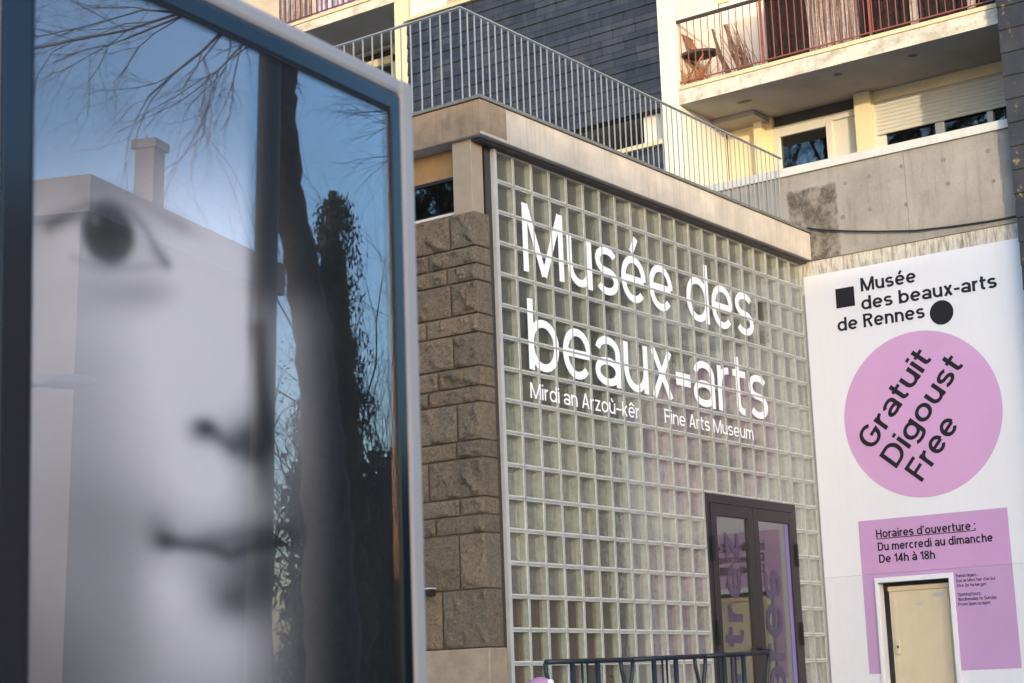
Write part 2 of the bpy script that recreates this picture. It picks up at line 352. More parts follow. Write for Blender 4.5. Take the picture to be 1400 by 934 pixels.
# rough cream band above the sign
mt, nd, lk, bs = nmat('flaking_cream_band'); M['band'] = mt
w = noise(nd, lk, 30, 5, .75, stretch=(1, 1, .12)); b2 = noise(nd, lk, 5, 5)
c0 = ramp(nd, lk, w, [(.40,(.19,.16,.13)),(.50,(.50,.45,.38)),(.62,(.66,.62,.55))])
c0 = mix(nd, lk, .35, c0, ramp(nd, lk, b2, [(.35,(.25,.21,.16)),(.65,(.62,.58,.52))]))
lk.new(c0, bs.inputs['Base Color']); bs.inputs['Roughness'].default_value = .95; bump(nd, lk, bs, w, .7, .015)
# ------------------------------------------------------------------ ground
def struct(name, mb, mat, **k): return tag(mb.build(name, mat), kind='structure')
struct('ground', MB().quad((-1500,-1500,0),(1500,-1500,0),(1500,1500,0),(-1500,1500,0)), M['asphalt'])
struct('pavement', MB().box(-30, 6.3, -9.0, -3.1, -.05, .13), M['paving'])
tm = MB(); tm.box(-.3, 6.3, -1.7, 0.1, -.05, .95)
for k in range(5): tm.box(-.3-.32*(k+1), -.3-.32*k-.002, -1.7, -.4, -.05, .95-.17*(k+1)+.0)
struct('entrance_terrace', tm, M['paving'])

# ------------------------------------------------------------------ stroke lettering
def arc(cx, cy, rx, ry, a0, a1, n=14, p=2.1):
    o = []
    for i in range(n+1):
        a = R(a0+(a1-a0)*i/n); c, s_ = math.cos(a), math.sin(a)
        o.append((cx+rx*math.copysign(abs(c)**(2/p), c), cy+ry*math.copysign(abs(s_)**(2/p), s_)))
    return o
XH = .74
def glyph(ch, w):
    """(advance, [(points, closed)]) ; cap height 1"""
    h = w/2; X = XH; base = ch; acc = None
    table = {'é':('e','a'),'è':('e','g'),'ê':('e','c'),'à':('a','g'),'ù':('u','g')}
    if ch in table: base, acc = table[ch]
    W = .56; st = []
    def ell(x0, x1, y0, y1): return (arc((x0+x1)/2, (y0+y1)/2, (x1-x0)/2-h, (y1-y0)/2-h, 0, 360, 28)[:-1], True)
    def L(*p): st.append((list(p), False))
    c = base
    if c == ' ': return .30, []
    if c == 'o': W=.65; st.append(ell(0, W, 0, X))
    elif c in 'bp':
        W=.64; st.append(ell(0, W, 0, X)); L((h, 1 if c=='b' else -.26), (h, 0 if c=='b' else X))
    elif c in 'dqg':
        W=.64; st.append(ell(0, W, 0, X))
        if c=='d': L((W-h,1),(W-h,0))
        elif c=='q': L((W-h,X),(W-h,-.26))
        else: L((W-h,X),(W-h,0), *arc(W/2, -.04, W/2-h, .24-h, 0, -150, 12))
    elif c in 'nh':
        W=.57; L((h, X if c=='n' else 1),(h,0)); L(*arc(W/2, X*.52, W/2-h, X*.48-h, 180, 0), (W-h,0))
    elif c == 'm':
        W=.88; L((h,X),(h,0)); q=(W-w)/2
        for k in (0,1): L(*arc(h+q*(k+.5), X*.55, q/2, X*.45-h, 180, 0), (h+q*(k+1),0))
    elif c == 'u':
        W=.58; L((W-h,X),(W-h,0)); L((h,X), *arc(W/2, X*.48, W/2-h, X*.48-h, 180, 360))
    elif c == 'r': W=.36; L((h,X),(h,0)); L(*arc(W-.04, X*.52, W-.04-h, X*.48-h, 180, 88, 9))
    elif c == 'e': W=.63; L((h,X/2),(W-h,X/2)); L(*arc(W/2, X/2, W/2-h, X/2-h, 0, 318, 26))
    elif c == 'c': W=.60; L(*arc(W/2+.01, X/2, W/2-h, X/2-h, 46, 314, 24))
    elif c == 'a':
        W=.58; L(*arc(W/2, X*.66, W/2-h, X*.34-h, 165, 0, 12),(W-h,0)); st.append((arc(W/2-.01, X*.29, W/2-h, X*.29-h, 0, 360, 24)[:-1], True))
    elif c == 's':
        W=.55; r_=(X-w)/4; L(*arc(W/2, X-h-r_, W/2-h, r_, 28, 268, 14), *arc(W/2, h+r_, W/2-h, r_, 88, -152, 14))
    elif c == 't': W=.37; L((.14,.96),(.14,.20),*arc(.14+.16,.20,.16,.20-h,180,275,8)); L((0,X-h),(W,X-h))
    elif c == 'f': W=.36; L((.14,0),(.14,.80),*arc(.14+.16,.80,.16,.20-h,180,85,8)); L((0,X-h),(W,X-h))
    elif c == 'i': W=w; L((h,X),(h,0)); L((h,1),(h,1-w*.95))
    elif c == 'l': W=w; L((h,1),(h,0))
    elif c == 'v': W=.54; L((h*.9,X),(W/2,h*.3)); L((W-h*.9,X),(W/2,h*.3))
    elif c == 'w': W=.80; L((h,X),(W*.27,0)); L((W*.27,0),(W/2,X)); L((W/2,X),(W*.73,0)); L((W*.73,0),(W-h,X))
    elif c == 'x': W=.54; L((h,X),(W-h,0)); L((W-h,X),(h,0))
    elif c == 'y': W=.54; L((h,X),(W/2,0)); L((W-h,X),(W*.30,-.26))
    elif c == 'z': W=.50; L((.02,X-h),(W-h*1.3,X-h),(h*1.3,h),(W,h))
    elif c == 'k': W=.52; L((h,1),(h,0)); L((W-h,X),(h,X*.36)); L((w*1.4,X*.55),(W-h,0))
    elif c == 'M': W=.90; L((h,0),(h,1)); L((W-h,0),(W-h,1)); L((h*1.2,1-h*.2),(W/2,0)); L((W/2,0),(W-h*1.2,1-h*.2))
    elif c == 'G': W=.74; L(*arc(W/2, .5, W/2-h, .5-h, 42, 330, 26),(W-h,.47),(W*.52,.47))
    elif c == 'D': W=.70; st.append(([(h,h),(h,1-h)]+arc(W*.45,.5,W*.55-h,.5-h,90,-90,18), True))
    elif c == 'F': W=.56; L((W,1-h),(h,1-h),(h,0)); L((h,.50),(W*.92,.50))
    elif c == 'E': W=.56; L((W,1-h),(h,1-h),(h,h),(W,h)); L((h,.51),(W*.92,.51))
    elif c == 'H': W=.70; L((h,0),(h,1)); L((W-h,0),(W-h,1)); L((h,.52),(W-h,.52))
    elif c == 'A': W=.68; L((h,0),(W/2,1)); L((W-h,0),(W/2,1)); L((W*.22,.30),(W*.78,.30))
    elif c in 'RP':
        W=.62; L((h,0),(h,1-h),(W*.5,1-h),*arc(W*.52,.745,W*.48-h,.255-h,90,-90,12),(h,.49))
        if c=='R': L((W*.55,.49),(W-h,0))
    elif c == 'S': W=.62; r_=(1-w)/4; L(*arc(W/2, 1-h-r_, W/2-h, r_, 28, 268, 16), *arc(W/2, h+r_, W/2-h, r_, 88, -152, 16))
    elif c == 'O': W=.78; st.append(ell(0, W, 0, 1))
    elif c == 'W': W=1.0; L((h,1),(W*.27,0)); L((W*.27,0),(W/2,1)); L((W/2,1),(W*.73,0)); L((W*.73,0),(W-h,1))
    elif c == 'L': W=.52; L((h,1),(h,h),(W,h))
    elif c == '1': W=.36; L((0,.72),(W-h,1-h),(W-h,0)); 
    elif c == '4': W=.60; L((W*.72,0),(W*.72,1)); L((W*.70,1-h),(h,.27),(W,.27))
    elif c == '8': W=.58; st.append((arc(W/2,.74,W/2-h*1.2,.26-h,0,360,22)[:-1],True)); st.append((arc(W/2,.26,W/2-h,.27-h,0,360,22)[:-1],True))
    elif c == '2': W=.55; L(*arc(W/2,.70,W/2-h,.30-h,170,-35,14),(h,h),(W,h))
    elif c == '6': W=.56; st.append(ell(0,W,0,.62)); L(*arc(W/2+.06,.42,W/2+.03,.58-h,110,180,8))
    elif c == '5': W=.55; L((W*.9,1-h),(h*1.4,1-h),(h,.55)); L(*arc(W/2,.32,W/2-h,.32-h,140,-150,16))
    elif c == ':': W=w; L((h,w),(h,0)); L((h,X),(h,X-w))
    elif c == '.': W=w; L((h,w),(h,0))
    elif c in "'’": W=w*1.1; L((h*1.1,1),(h*.6,.74))
    elif c == '-': W=.34; L((0,.38),(W,.38))
    elif c == '=': W=.38; L((0,.36-w*.42),(W,.36-w*.42)); L((0,.36+w*.42),(W,.36+w*.42))
    elif c == '–': W=.50; L((0,.38),(W,.38))
    else: W=.5; L((0,.3),(W,.3))
    if acc == 'a': L((W*.44,.80),(W*.66,1.04))
    if acc == 'g': L((W*.62,.80),(W*.36,1.04))
    if acc == 'c': L((W*.18,.80),(W*.5,1.02)); L((W*.5,1.02),(W*.82,.80))
    return W+.085, st
def ribbon(pts, closed, w):
    P = [np.array(p, float) for p in pts]
    Q = [P[0]]
    for p in P[1:]:
        if np.linalg.norm(p-Q[-1]) > 1e-4: Q.append(p)
    P = Q; n = len(P); Lp, Rp = [], []
    for i in range(n):
        a = P[i-1] if (i > 0 or closed) else None; b = P[(i+1) % n] if (i < n-1 or closed) else None
        d1 = (P[i]-a)/np.linalg.norm(P[i]-a) if a is not None else None
        d2 = (b-P[i])/np.linalg.norm(b-P[i]) if b is not None else None
        if d1 is None: d1 = d2
        if d2 is None: d2 = d1
        n1 = np.array([-d1[1], d1[0]]); n2 = np.array([-d2[1], d2[0]]); nn = n1+n2
        nn = nn/(np.linalg.norm(nn)+1e-9); k = min(2.2, 1/max(.3, nn@n1))
        Lp.append(P[i]+nn*k*w/2); Rp.append(P[i]-nn*k*w/2)
    return Lp, Rp
def lettering(text, weight, origin, ux, uy, width, cap, mat, parent, name='lettering', label=None, yweight=None, under=None, mats=None):
    """text laid on a real surface: origin = start of baseline, ux/uy unit vectors, fitted to a width and cap height"""
    origin = np.array(origin, float); ux = np.array(ux, float); uy = np.array(uy, float); nz = np.cross(ux, uy)
    x = 0; strokes = []
    for ch in text:
        adv, st = glyph(ch, weight)
        for pts, cl in st: strokes.append(([(px+x, py) for px, py in pts], cl))
        x += adv
    tot = x-.085; sx = width/tot; sy = cap
    mb = MB(); k = 0
    if under is not None: strokes.append(([(0, under), (tot, under)], False))
    for pts, cl in strokes:
        Lp, Rp = ribbon(pts, cl, weight if under is None or pts[0][1] != under else weight*.55)
        k += 1; off = nz*(.0004*(k % 4))
        n = len(Lp); b = len(mb.v)
        for q in (Lp, Rp):
            for p in q: mb.v.append(tuple(origin+ux*p[0]*sx+uy*p[1]*sy+off))
        for i in range(n if cl else n-1):
            j = (i+1) % n; mb.face([b+i, b+n+i, b+n+j, b+j])
    o = mb.build(name, mat, parent)
    if label: o['label'] = label
    return o

# ------------------------------------------------------------------ museum building
mus = thing('museum_building', 'low museum entrance building with glass block front, rough stone side and flat concrete roof', 'building', (0, 0, 0))
P_ = .3; NC, NR = 21, 19; TOP = 6.7; DD = .10
DC0, DC1, DR0 = 12, 19, 10           # door opening in block units
# mortar grid: bars with depth, one mesh
mg = MB(); bw = .0065
for c in range(NC+1):
    z0 = TOP-NR*P_
    if DC0 < c < DC1: z0 = TOP-DR0*P_
    mg.box(c*P_-bw, c*P_+bw, -.007, DD, z0, TOP)
for r in range(NR+1):
    z = TOP-r*P_; b2 = bw*1.35
    segs = [(0, NC)] if r <= DR0 else [(0, DC0), (DC1, NC)]
    for a, b in segs:
        for c in range(a, b): mg.box(c*P_+bw, (c+1)*P_-bw, -.0055, DD, z-b2, z+b2)
mg.build('mortar_grid', M['mortar'], mus)
fr = MB()
fr.box(-.055, -bw, -.03, DD, .95, 6.75); fr.box(-bw, 6.29, -.02, DD, TOP+bw*1.15, 6.80)
fr.build('steel_edge_frame', M['steel_trim'], mus)
# glass blocks: rounded hollow glass shells (edge walls, front pane, rear pane)
ed, fp, rp = MB(), MB(), MB()
for c in range(NC):
    for r in range(NR):
        if DC0 <= c < DC1 and r >= DR0: continue
        x0, x1 = c*P_+bw, (c+1)*P_-bw; z1, z0 = TOP-r*P_-bw*1.35, TOP-(r+1)*P_+bw*1.35
        t = .012
        ed.box(x0, x0+t, .004, DD-.012, z0, z1); ed.box(x1-t, x1, .004, DD-.012, z0, z1)
        ed.box(x0+t, x1-t, .004, DD-.012, z0, z0+t); ed.box(x0+t, x1-t, .004, DD-.012, z1-t, z1)
        fp.box(x0+t, x1-t, .002, .010, z0+t, z1-t)
        rp.m = 0 if r < 7+.15*c*(c < 9)-(c >= 9)*1 else (3 if r >= 14 and c < 8 else (2 if (r >= 14 or (r-10.2) > (6-c)*.42 and c < 9 and r > 10) else 1))  # pane tone by row and column imitates brighter and darker depths behind
        # rear pane with a raised dished rim
        a, b, e = x0+t, x1-t, .035; z0_, z1_ = z0+t, z1-t; yb, yf = DD-.014, DD-.034+RNG.uniform(-.006, .006)
        n = len(rp.v)
        rp.v += [(a,yf,z0_),(b,yf,z0_),(b,yf,z1_),(a,yf,z1_),(a+e,yb,z0_+e),(b-e,yb,z0_+e),(b-e,yb,z1_-e),(a+e,yb,z1_-e)]
        for q in ((0,1,5,4),(1,2,6,5),(2,3,7,6),(3,0,4,7),(4,5,6,7)): rp.face([n+i for i in q])
go = ed.build('glass_block_edges', M['cavity'], mus)
fp.build('glass_block_front', M['block_glass'], mus)
rp.build('glass_block_back', [M['rear_dim'], M['rear_bright'], M['rear_mid'], M['rear_clear']], mus)
# roof slab
rs = MB(); rs.m = 0; rs.box(-.43, 6.3, -.165, 9, 6.72, 7.06)
rf = rs.build('roof_slab', [M['fascia'], M['fascia_west']], mus, .008)
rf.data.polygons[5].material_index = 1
fl = MB(); fl.box(-.455, 6.298, -.19, -.02, 7.062, 7.092); fl.box(-.455, -.30, -.018, 9, 7.062, 7.092); fl.build('roof_flashing', M['zinc'], mus)
box_part('soffit_strip', M['dark_trim'], mus, -.36, 6.29, -.10, .16, 6.695, 6.718)
# patch of newer concrete on the fascia corner
box_part('fascia_patch', M['fascia_west'], mus, -.428, -.02, -.1685, -.164, 6.75, 7.05)
# recess strip between stone end and glass frame
box_part('dark_flashing', M['dark_trim'], mus, -.15, -.056, .01, .2, .95, 6.72)
# west concrete post and window
box_part('corner_post', M['post_conc'], mus, -.37, -.19, .0, .22, 6.0, 6.72, bevel=.006)
box_part('wood_panel', M['ochre_panel'], mus, -.22, -.18, .22, 4.5, 6.44, 6.72)
wf = MB(); wf.box(-.25, -.20, .22, 4.5, 6.41, 6.44); wf.box(-.25, -.20, .22, .235, 6.10, 6.41); wf.box(-.26, -.19, .22, 4.5, 6.075, 6.10); wf.box(-.25,-.20,2.2,2.24,6.10,6.41)
wfr = wf.build('side_window', M['bronze'], mus)
box_part('pane', M['win_glass'], wfr, -.232, -.226, .235, 4.5, 6.10, 6.41)
box_part('sill', M['white_pvc'], wfr, -.30, -.20, .22, 4.5, 6.05, 6.075)
# rock faced stone end wall
ys = [287, 335, 359, 382, 427, 453, 499, 526, 548, 600, 624, 678, 702, 727.5, 804, 885]
zs = [float(ony(649+(y-287)*.033, y, -.03)[2]) for y in ys]
sb = MB(); STINT = []; SXW, SYS = -.385, -.03
def rock_face(o, au, av, an, U, V, amp, seed):
    """displaced cushion face of one stone with chamfered margins"""
    nu, nv = max(3, int(U/.022)), max(3, int(V/.022)); g = np.random.default_rng(seed)
    ph = g.uniform(0, 6.28, 24); fr_ = g.uniform(3, 22, (24, 2)); sg = g.choice([-1, 1], 24)
    us = np.linspace(0, U, nu+1); vs_ = np.linspace(0, V, nv+1)
    uu, vv = np.meshgrid(us, vs_); hgt = np.zeros_like(uu)
    for k in range(24): hgt += (1-2*np.abs(np.sin(.5*(uu*fr_[k,0]*1.6+sg[k]*vv*fr_[k,1]*1.6+ph[k]))))/(1+fr_[k].sum()*.08)
    hgt = hgt*.5+g.normal(0, .20, uu.shape)
    e = np.minimum(np.minimum(uu, U-uu), np.minimum(vv, V-vv)); e = np.sqrt(np.clip(e/.038, 0, 1))
    d = e*(amp*.8+amp*.55*np.clip(hgt, -1.3, 1.5))
    n0 = len(sb.v); STINT.extend([(g.uniform(.84, 1.14), g.uniform(.96, 1.05))]*((nu+1)*(nv+1)))
    for i in range(nv+1):
        for j in range(nu+1): sb.v.append(tuple(o+au*uu[i,j]+av*vv[i,j]+an*d[i,j]))
    for i in range(nv):
        for j in range(nu):
            a = n0+i*(nu+1)+j; sb.face([a, a+1, a+nu+2, a+nu+1])
EX, EY, EZ = np.array([1.,0,0]), np.array([0,1.,0]), np.array([0,0,1.])
sd = 0
for k in range(len(zs)-1):
    z1, z0 = zs[k], zs[k+1]; g = .009
    jt = [.0]
    y = [.29,.55,.34,.30,.6,.29,.48,.6,.27,.29,.62,.27,.55,.29,.5,.6][k]
    while y < 7.5: jt.append(y); y += random.uniform(.35, .65) if z1-z0 > .16 else random.uniform(.5, .9)
    for a, b in zip(jt[:-1], jt[1:]):
        sd += 1
        last = k == len(zs)-2 or k == len(zs)-3
        rock_face(np.array([SXW, SYS+b-g, z0+g]), -EY, EZ, -EX, b-a-(2*g if a > 0 else g), z1-z0-2*g, .034 if last else .058, sd)
    rock_face(np.array([SXW, SYS, z0+g]), EX, EZ, -EY, .225, z1-z0-2*g, .012 if not last else .010, 900+k)
sw = sb.build('stone_wall', M['stone'], mus)
_t = np.array(STINT); _c = np.ones((len(_t), 4), 'f4'); _c[:, 0] = _t[:, 0]*_t[:, 1]; _c[:, 1] = _t[:, 0]; _c[:, 2] = _t[:, 0]/_t[:, 1]
sw.data.color_attributes.new('stone_tone', 'FLOAT_COLOR', 'POINT').data.foreach_set('color', _c.ravel())
MB().box(SXW+.022, -.16, SYS+.015, 8, zs[-1], zs[0]-.008).build('stone_joints', M['stone_joint'], mus)
box_part('stone_plinth', M['plinth'], mus, SXW-.035, -.145, SYS-.03, 8, 0, zs[-1]-.004, bevel=.012)
# body: rear and interior
bd = MB(); bd.box(-.15, 6.29, 8.0, 8.2, 0, 6.72); bd.box(-.155, -.05, 4.5, 8.0, .0, 6.72); bd.box(-.155,-.05,.3,4.5,0,6.05)
bd.build('rear_walls', M['int_wall'], mus)
box_part('interior_floor', M['paving'], mus, -.05, 6.28, .12, 8.0, .80, .95)
box_part('interior_wall', M['int_wall'], mus, 0, 6.28, 3.2, 3.3, .95, 6.0)
# door
x0, x1, zt = DC0*P_+bw, DC1*P_-bw, TOP-DR0*P_-bw*1.15
df = MB(); df.box(x0, x0+.075, -.02, .09, .95, zt); df.box(x1-.075, x1, -.02, .09, .95, zt); df.box(x0+.075, x1-.075, -.02, .09, zt-.10, zt)
df.build('door_frame', M['bronze'], mus, .004)
xm = (x0+x1)/2-.02
for a, b, flip in ((x0+.078, xm-.003, 0), (xm+.003, x1-.078, 1)):
    lf = MB(); zl = zt-.105; s_ = .115
    lf.box(a, a+s_, -.03, .03, .97, zl); lf.box(b-s_, b, -.03, .03, .97, zl); lf.box(a+s_, b-s_, -.03, .03, zl-.13, zl); lf.box(a+s_, b-s_, -.03, .03, .97, 1.12)
    leaf = lf.build('door_leaf', M['bronze'], mus, .003)
    box_part('pane', M['door_glass'], leaf, a+s_, b-s_, -.004, .004, 1.12, zl-.13)
    hx = a if flip == 0 else b
    for zz in (3.1, 2.2, 1.4): box_part('hinge', M['black'], leaf, hx-.018, hx+.018, -.055, -.031, zz-.13, zz+.13)
    if flip == 0:
        hm = MB(); hm.box(b-.07, b-.03, -.075, -.031, 1.98, 2.04); hm.box(b-.07, b+.10, -.085, -.065, 2.0, 2.025)
        hm.build('handle', M['black'], leaf)
        lettering('Entrez', .15, (a+s_+.50, -.006, 1.30), (0,0,1), (-1,0,0), 1.98, .40, M['smoke_vinyl'], leaf, 'door_lettering')
    else:
        lettering('libres', .15, (a+s_+.47, -.006, 1.18), (0,0,1), (-1,0,0), 1.74, .50, M['smoke_vinyl'], leaf, 'door_lettering')
        box_part('edge_sticker', M['violet_edge'], leaf, b-s_-.085, b-s_-.002, -.0065, -.0045, 1.12, zl-.13)
# white wording across the glass blocks
def wall_text(t, w, xa, xb, z, cap, y=-.0015):
    return lettering(t, w, (xa, y, z), (1,0,0), (0,0,1), xb-xa, cap, M['white_vinyl'], mus, 'lettering')
wall_text('Musée des', .112, .41, 4.99, 5.59, .68)
wall_text('beaux=arts', .112, .44, 5.21, 4.64, .69)
wall_text('Mirdi an Arzoù–kêr', .12, .43, 2.36, 4.36, .15, -.0085)
wall_text('Fine Arts Museum', .12, 2.86, 4.80, 4.375, .15, -.0085)

# brown shelf behind the blocks
sh = thing('wooden_shelf', 'dark red wooden shelf seen blurred behind the lowest glass blocks', 'shelf', (.8, .3, .95))
box_part('back_panel', M['wood'], sh, .1, 1.9, .30, .33, .95, 2.62)
for zz in (1.3, 1.75, 2.2, 2.59): box_part('shelf_board', M['wood'], sh, .1, 1.9, .16, .30, zz, zz+.03)
for xx in (.32, .95, 1.58): box_part('upright', M['amber'], sh, xx, xx+.05, .15, .165, .95, 2.62)

# ------------------------------------------------------------------ roof railing
rr = thing('roof_railing', 'light galvanised railing with thin upright bars on the flat roof edge', 'railing', (-.27, .15, 7.08))
RZ = 8.08
t = MB(); t.box(-.29, 6.29, .13, .17, RZ, RZ+.012); t.box(-.29, -.25, .17, 6.5, RZ, RZ+.012); t.build('top_rail', M['galv'], rr)
t = MB(); t.box(-.28, 6.29, .14, .16, 7.10, 7.112); t.box(-.28, -.26, .16, 6.5, 7.10, 7.112); t.build('bottom_rail', M['galv'], rr)
first = None
spots = [(-.27+.1115*i, .15) for i in range(59)]+[(-.27, .15+.1225*i) for i in range(1, 34)]
for (x, y) in spots:
    if first is None:
        first = MB().box(x-.0055, x+.0055, y-.0055, y+.0055, 7.06, RZ).build('baluster', M['galv'], rr); o = first
    else:
        o = first.copy(); COL.objects.link(o); o.parent = rr
    o.location = (x+.27, y-.15, 0)

# ------------------------------------------------------------------ apartment building
apt = thing('apartment_building', 'concrete apartment block with blue slate cladding and cream balconies above the museum', 'building', (6.3, 0, 0))
X0, XR = 6.3, 7.55
# body
b = MB(); b.box(7.95, 18, -6.5, 14, 0, 16); b.box(6.34, 7.94, -6.5, -3.95, 0, 16)
b.build('building_body', M['beige_wall'], apt)
def slate_panel(y0, y1, z0, z1, x=X0, mat='slate', parent=apt, name='slate_cladding'):
    mb = MB(); hgt = .21; z = z0
    while z < z1-.01:
        zz = min(z+hgt+.02, z1); n = len(mb.v)
        mb.v += [(x-.022, y0, z), (x-.022, y1, z), (x-.002, y1, zz), (x-.002, y0, zz), (x, y0, z), (x, y1, z), (x+.05, y1, zz), (x+.05, y0, zz)]
        mb.face([n+3, n+2, n+1, n]); mb.face([n, n+1, n+5, n+4]); mb.face([n, n+4, n+7, n+3]); mb.face([n+1, n+2, n+6, n+5])
        z += hgt
    return mb.build(name, M[mat], parent)
slate_panel(1.82, 6.1, 9.15, 11.45)
box_part('cladding_backing', M['dark_interior'], apt, 6.36, 6.5, 1.83, 6.09, 9.16, 11.45)
slate_panel(1.84, 9, 6.9, 8.64)
box_part('lower_backing', M['dark_interior'], apt, 6.36, 6.5, 1.85, 9, 6.0, 8.64)
slate_panel(-6.5, -3.95, .0, 16)
cp = MB(); cp.box(6.24, 6.6, 1.83, 6.12, 11.452, 11.50); cp.box(6.24, 6.6, 1.83, 9, 8.642, 8.70); cp.build('stone_coping', M['lip_paint'], apt)
# left loggia (behind and below the slate)
w = MB(); w.box(7.5, 7.9, 1.83, 14, 6.8, 9.15); w.box(7.7, 7.94, 1.83, 14, 9.32, 16); w.build('loggia_wall', M['beige_wall'], apt)
w = MB(); w.box(6.52, 7.5, 1.83, 6.09, 9.151, 9.30); w.build('loggia_ceiling', M['soffit'], apt)
box_part('loggia_pillar', M['cream_white'], apt, 6.46, 6.75, 1.86, 2.22, 8.71, 9.148)
# tall cream pillar between bays
box_part('tall_pillar', M['cream_white'], apt, 6.27, 7.54, 1.57, 1.815, 6.75, 16, bevel=.008)
# right bay : parapet, band
pb = MB(); pb.box(6.3, 6.48, -2.82, 1.565, 6.80, 7.84); pb.build('concrete_parapet', M['parapet'], apt)
th = MB()
for (y, z) in [(-.68,7.60),(-1.0,7.62),(-1.42,7.66),(-1.95,7.63),(-1.98,7.33),(-1.44,7.18),(-.98,7.21),(-.62,7.18),(-2.5,7.62),(-2.53,7.25),(-.22,7.60)]:
    th.disc((6.2975, y, z), -EY, EZ, random.uniform(.022, .032), 14)
th.build('tie_hole', M['tie_hole'], apt)
box_part('white_coping', M['coping'], apt, 6.265, 6.55, -2.815, 1.565, 7.842, 7.945)
box_part('parapet_ledge', M['parapet'], apt, 6.285, 6.48, -2.82, -.17, 6.715, 6.797)
box_part('flaking_band', M['band'], apt, 6.306, 6.48, -2.82, -.0, 6.30, 6.713)
# lower wall carrying the sign (with the cabinet recess left open)
lw = MB(); lw.box(6.306, 6.5, -6.5, -2.83, 0, 6.0); lw.box(6.306, 6.5, -.68, 0.2, 0, 6.298); lw.box(6.306, 6.5, -2.82, -1.645, 0, 6.298); lw.box(6.306, 6.5, -1.645, -.68, 2.81, 6.298)
lw.box(6.72, 6.8, -2.0, -.3, 0, 3.0)
lw.build('ground_floor_wall', M['recess_grey'], apt)
# recessed wall of lower loggia
yR = -2.81
box_part('recessed_wall', M['cream'], apt, XR, 7.9, .88, 1.565, 6.9, 9.118)
box_part('shutter_lintel', M['cream'], apt, XR, 7.9, -2.42, -.58, 8.975, 9.118)
box_part('window_breast', M['cream'], apt, XR, 7.9, -2.42, -.58, 6.9, 7.75)
box_part('recessed_wall', M['cream'], apt, XR, 7.9, -2.8, -2.42, 6.9, 9.118)
box_part('wall_pier', M['cream'], apt, XR-.10, 7.9, -.58, -.36, 6.9, 9.118)
box_part('wall_pipe_pier', M['cream'], apt, XR-.12, XR-.002, .98, 1.10, 6.9, 9.118)
box_part('loggia_floor', M['soffit'], apt, 6.48, XR, -2.8, 1.565, 6.82, 6.95)
# glazed balcony door with side panel
d = MB()
d.box(XR+.02, XR+.09, .79, .88, 6.95, 8.965); d.box(XR+.02, XR+.09, .02, .115, 6.95, 8.965); d.box(XR+.02, XR+.09, .115, .79, 8.82, 8.965)
d.box(XR+.02, XR+.09, -.36, .02, 8.875, 8.965); d.box(XR+.02, XR+.09, .115, .79, 6.95, 7.6)
dr = d.build('balcony_door', M['white_pvc'], apt, .006)
box_part('pane', M['win_glass'], dr, XR+.05, XR+.06, .115, .79, 7.6, 8.82)
box_part('side_panel', M['white_pvc'], dr, XR+.055, XR+.085, -.36, .02, 6.95, 8.875)
box_part('transom_gap', M['dark_interior'], dr, XR+.07, XR+.09, -.36, .88, 8.965, 9.118)
box_part('room_backing', M['dark_interior'], dr, 7.85, 7.9, -.36, .88, 6.95, 8.965)
# window with half lowered roller shutter
wn_ = MB()
for a, b2 in ((-.70, -.58), (-1.49, -1.37), (-2.13, -2.05)): wn_.box(XR+.05, XR+.11, a, b2, 7.75, 8.56)
win = wn_.build('window', M['white_pvc'], apt, .005)
for a, b2 in ((-1.37, -.70), (-2.05, -1.49), (-2.42, -2.13)): box_part('pane', M['win_glass'], win, XR+.08, XR+.09, a, b2, 7.75, 8.56)
box_part('room_backing', M['dark_interior'], win, 7.85, 7.9, -2.42, -.58, 7.75, 8.9)
shm = MB(); z = 8.53
while z < 8.965:
    n = len(shm.v); zz = min(z+.052, 8.972)
    shm.v += [(XR+.012, -2.42, z+.004), (XR+.012, -.60, z+.004), (XR+.004, -.60, (z+zz)/2), (XR+.004, -2.42, (z+zz)/2), (XR+.014, -.60, zz), (XR+.014, -2.42, zz), (XR+.03, -.60, z), (XR+.03, -2.42, z)]
    shm.face([n, n+1, n+2, n+3]); shm.face([n+3, n+2, n+4, n+5]); shm.face([n+7, n+6, n+1, n])
    z += .052
shm.build('roller_shutter', M['white_pvc'], apt)
box_part('shutter_rail', M['white_pvc'], apt, XR-.006, XR+.05, -.60, -.575, 7.75, 8.974)
# upper balcony slab
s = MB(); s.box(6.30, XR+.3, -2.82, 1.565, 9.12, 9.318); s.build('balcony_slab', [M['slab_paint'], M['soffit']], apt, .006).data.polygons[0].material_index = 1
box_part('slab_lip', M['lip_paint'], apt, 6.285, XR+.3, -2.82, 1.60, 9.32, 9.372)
box_part('soffit_downstand', M['soffit'], apt, 7.13, XR, .92, 1.565, 9.05, 9.117)
v = MB()
for y in (-.55, -1.55): v.disc((6.62, y, 9.1165), EX, -EY, .06, 16)
v.disc((6.75, .85, 9.1165), EX*1.0, -EY*2.2, .05, 12); v.build('soffit_vent', M['vent'], apt)
u = MB(); u.box(XR, 7.94, .40, 1.565, 9.38, 12); u.box(XR, 7.94, -2.8, .40, 9.38, 12); u.build('upper_wall', M['cream_white'], apt)
box_part('upper_door_frame', M['white_pvc'], apt, XR-.05, XR-.002, .78, .92, 9.38, 12)
uw = box_part('upper_window', M['lip_paint'], apt, XR-.03, XR-.002, 1.40, 1.565, 10.9, 12)
box_part('pane', M['win_glass'], uw, XR-.036, XR-.031, 1.46, 1.565, 10.96, 12)
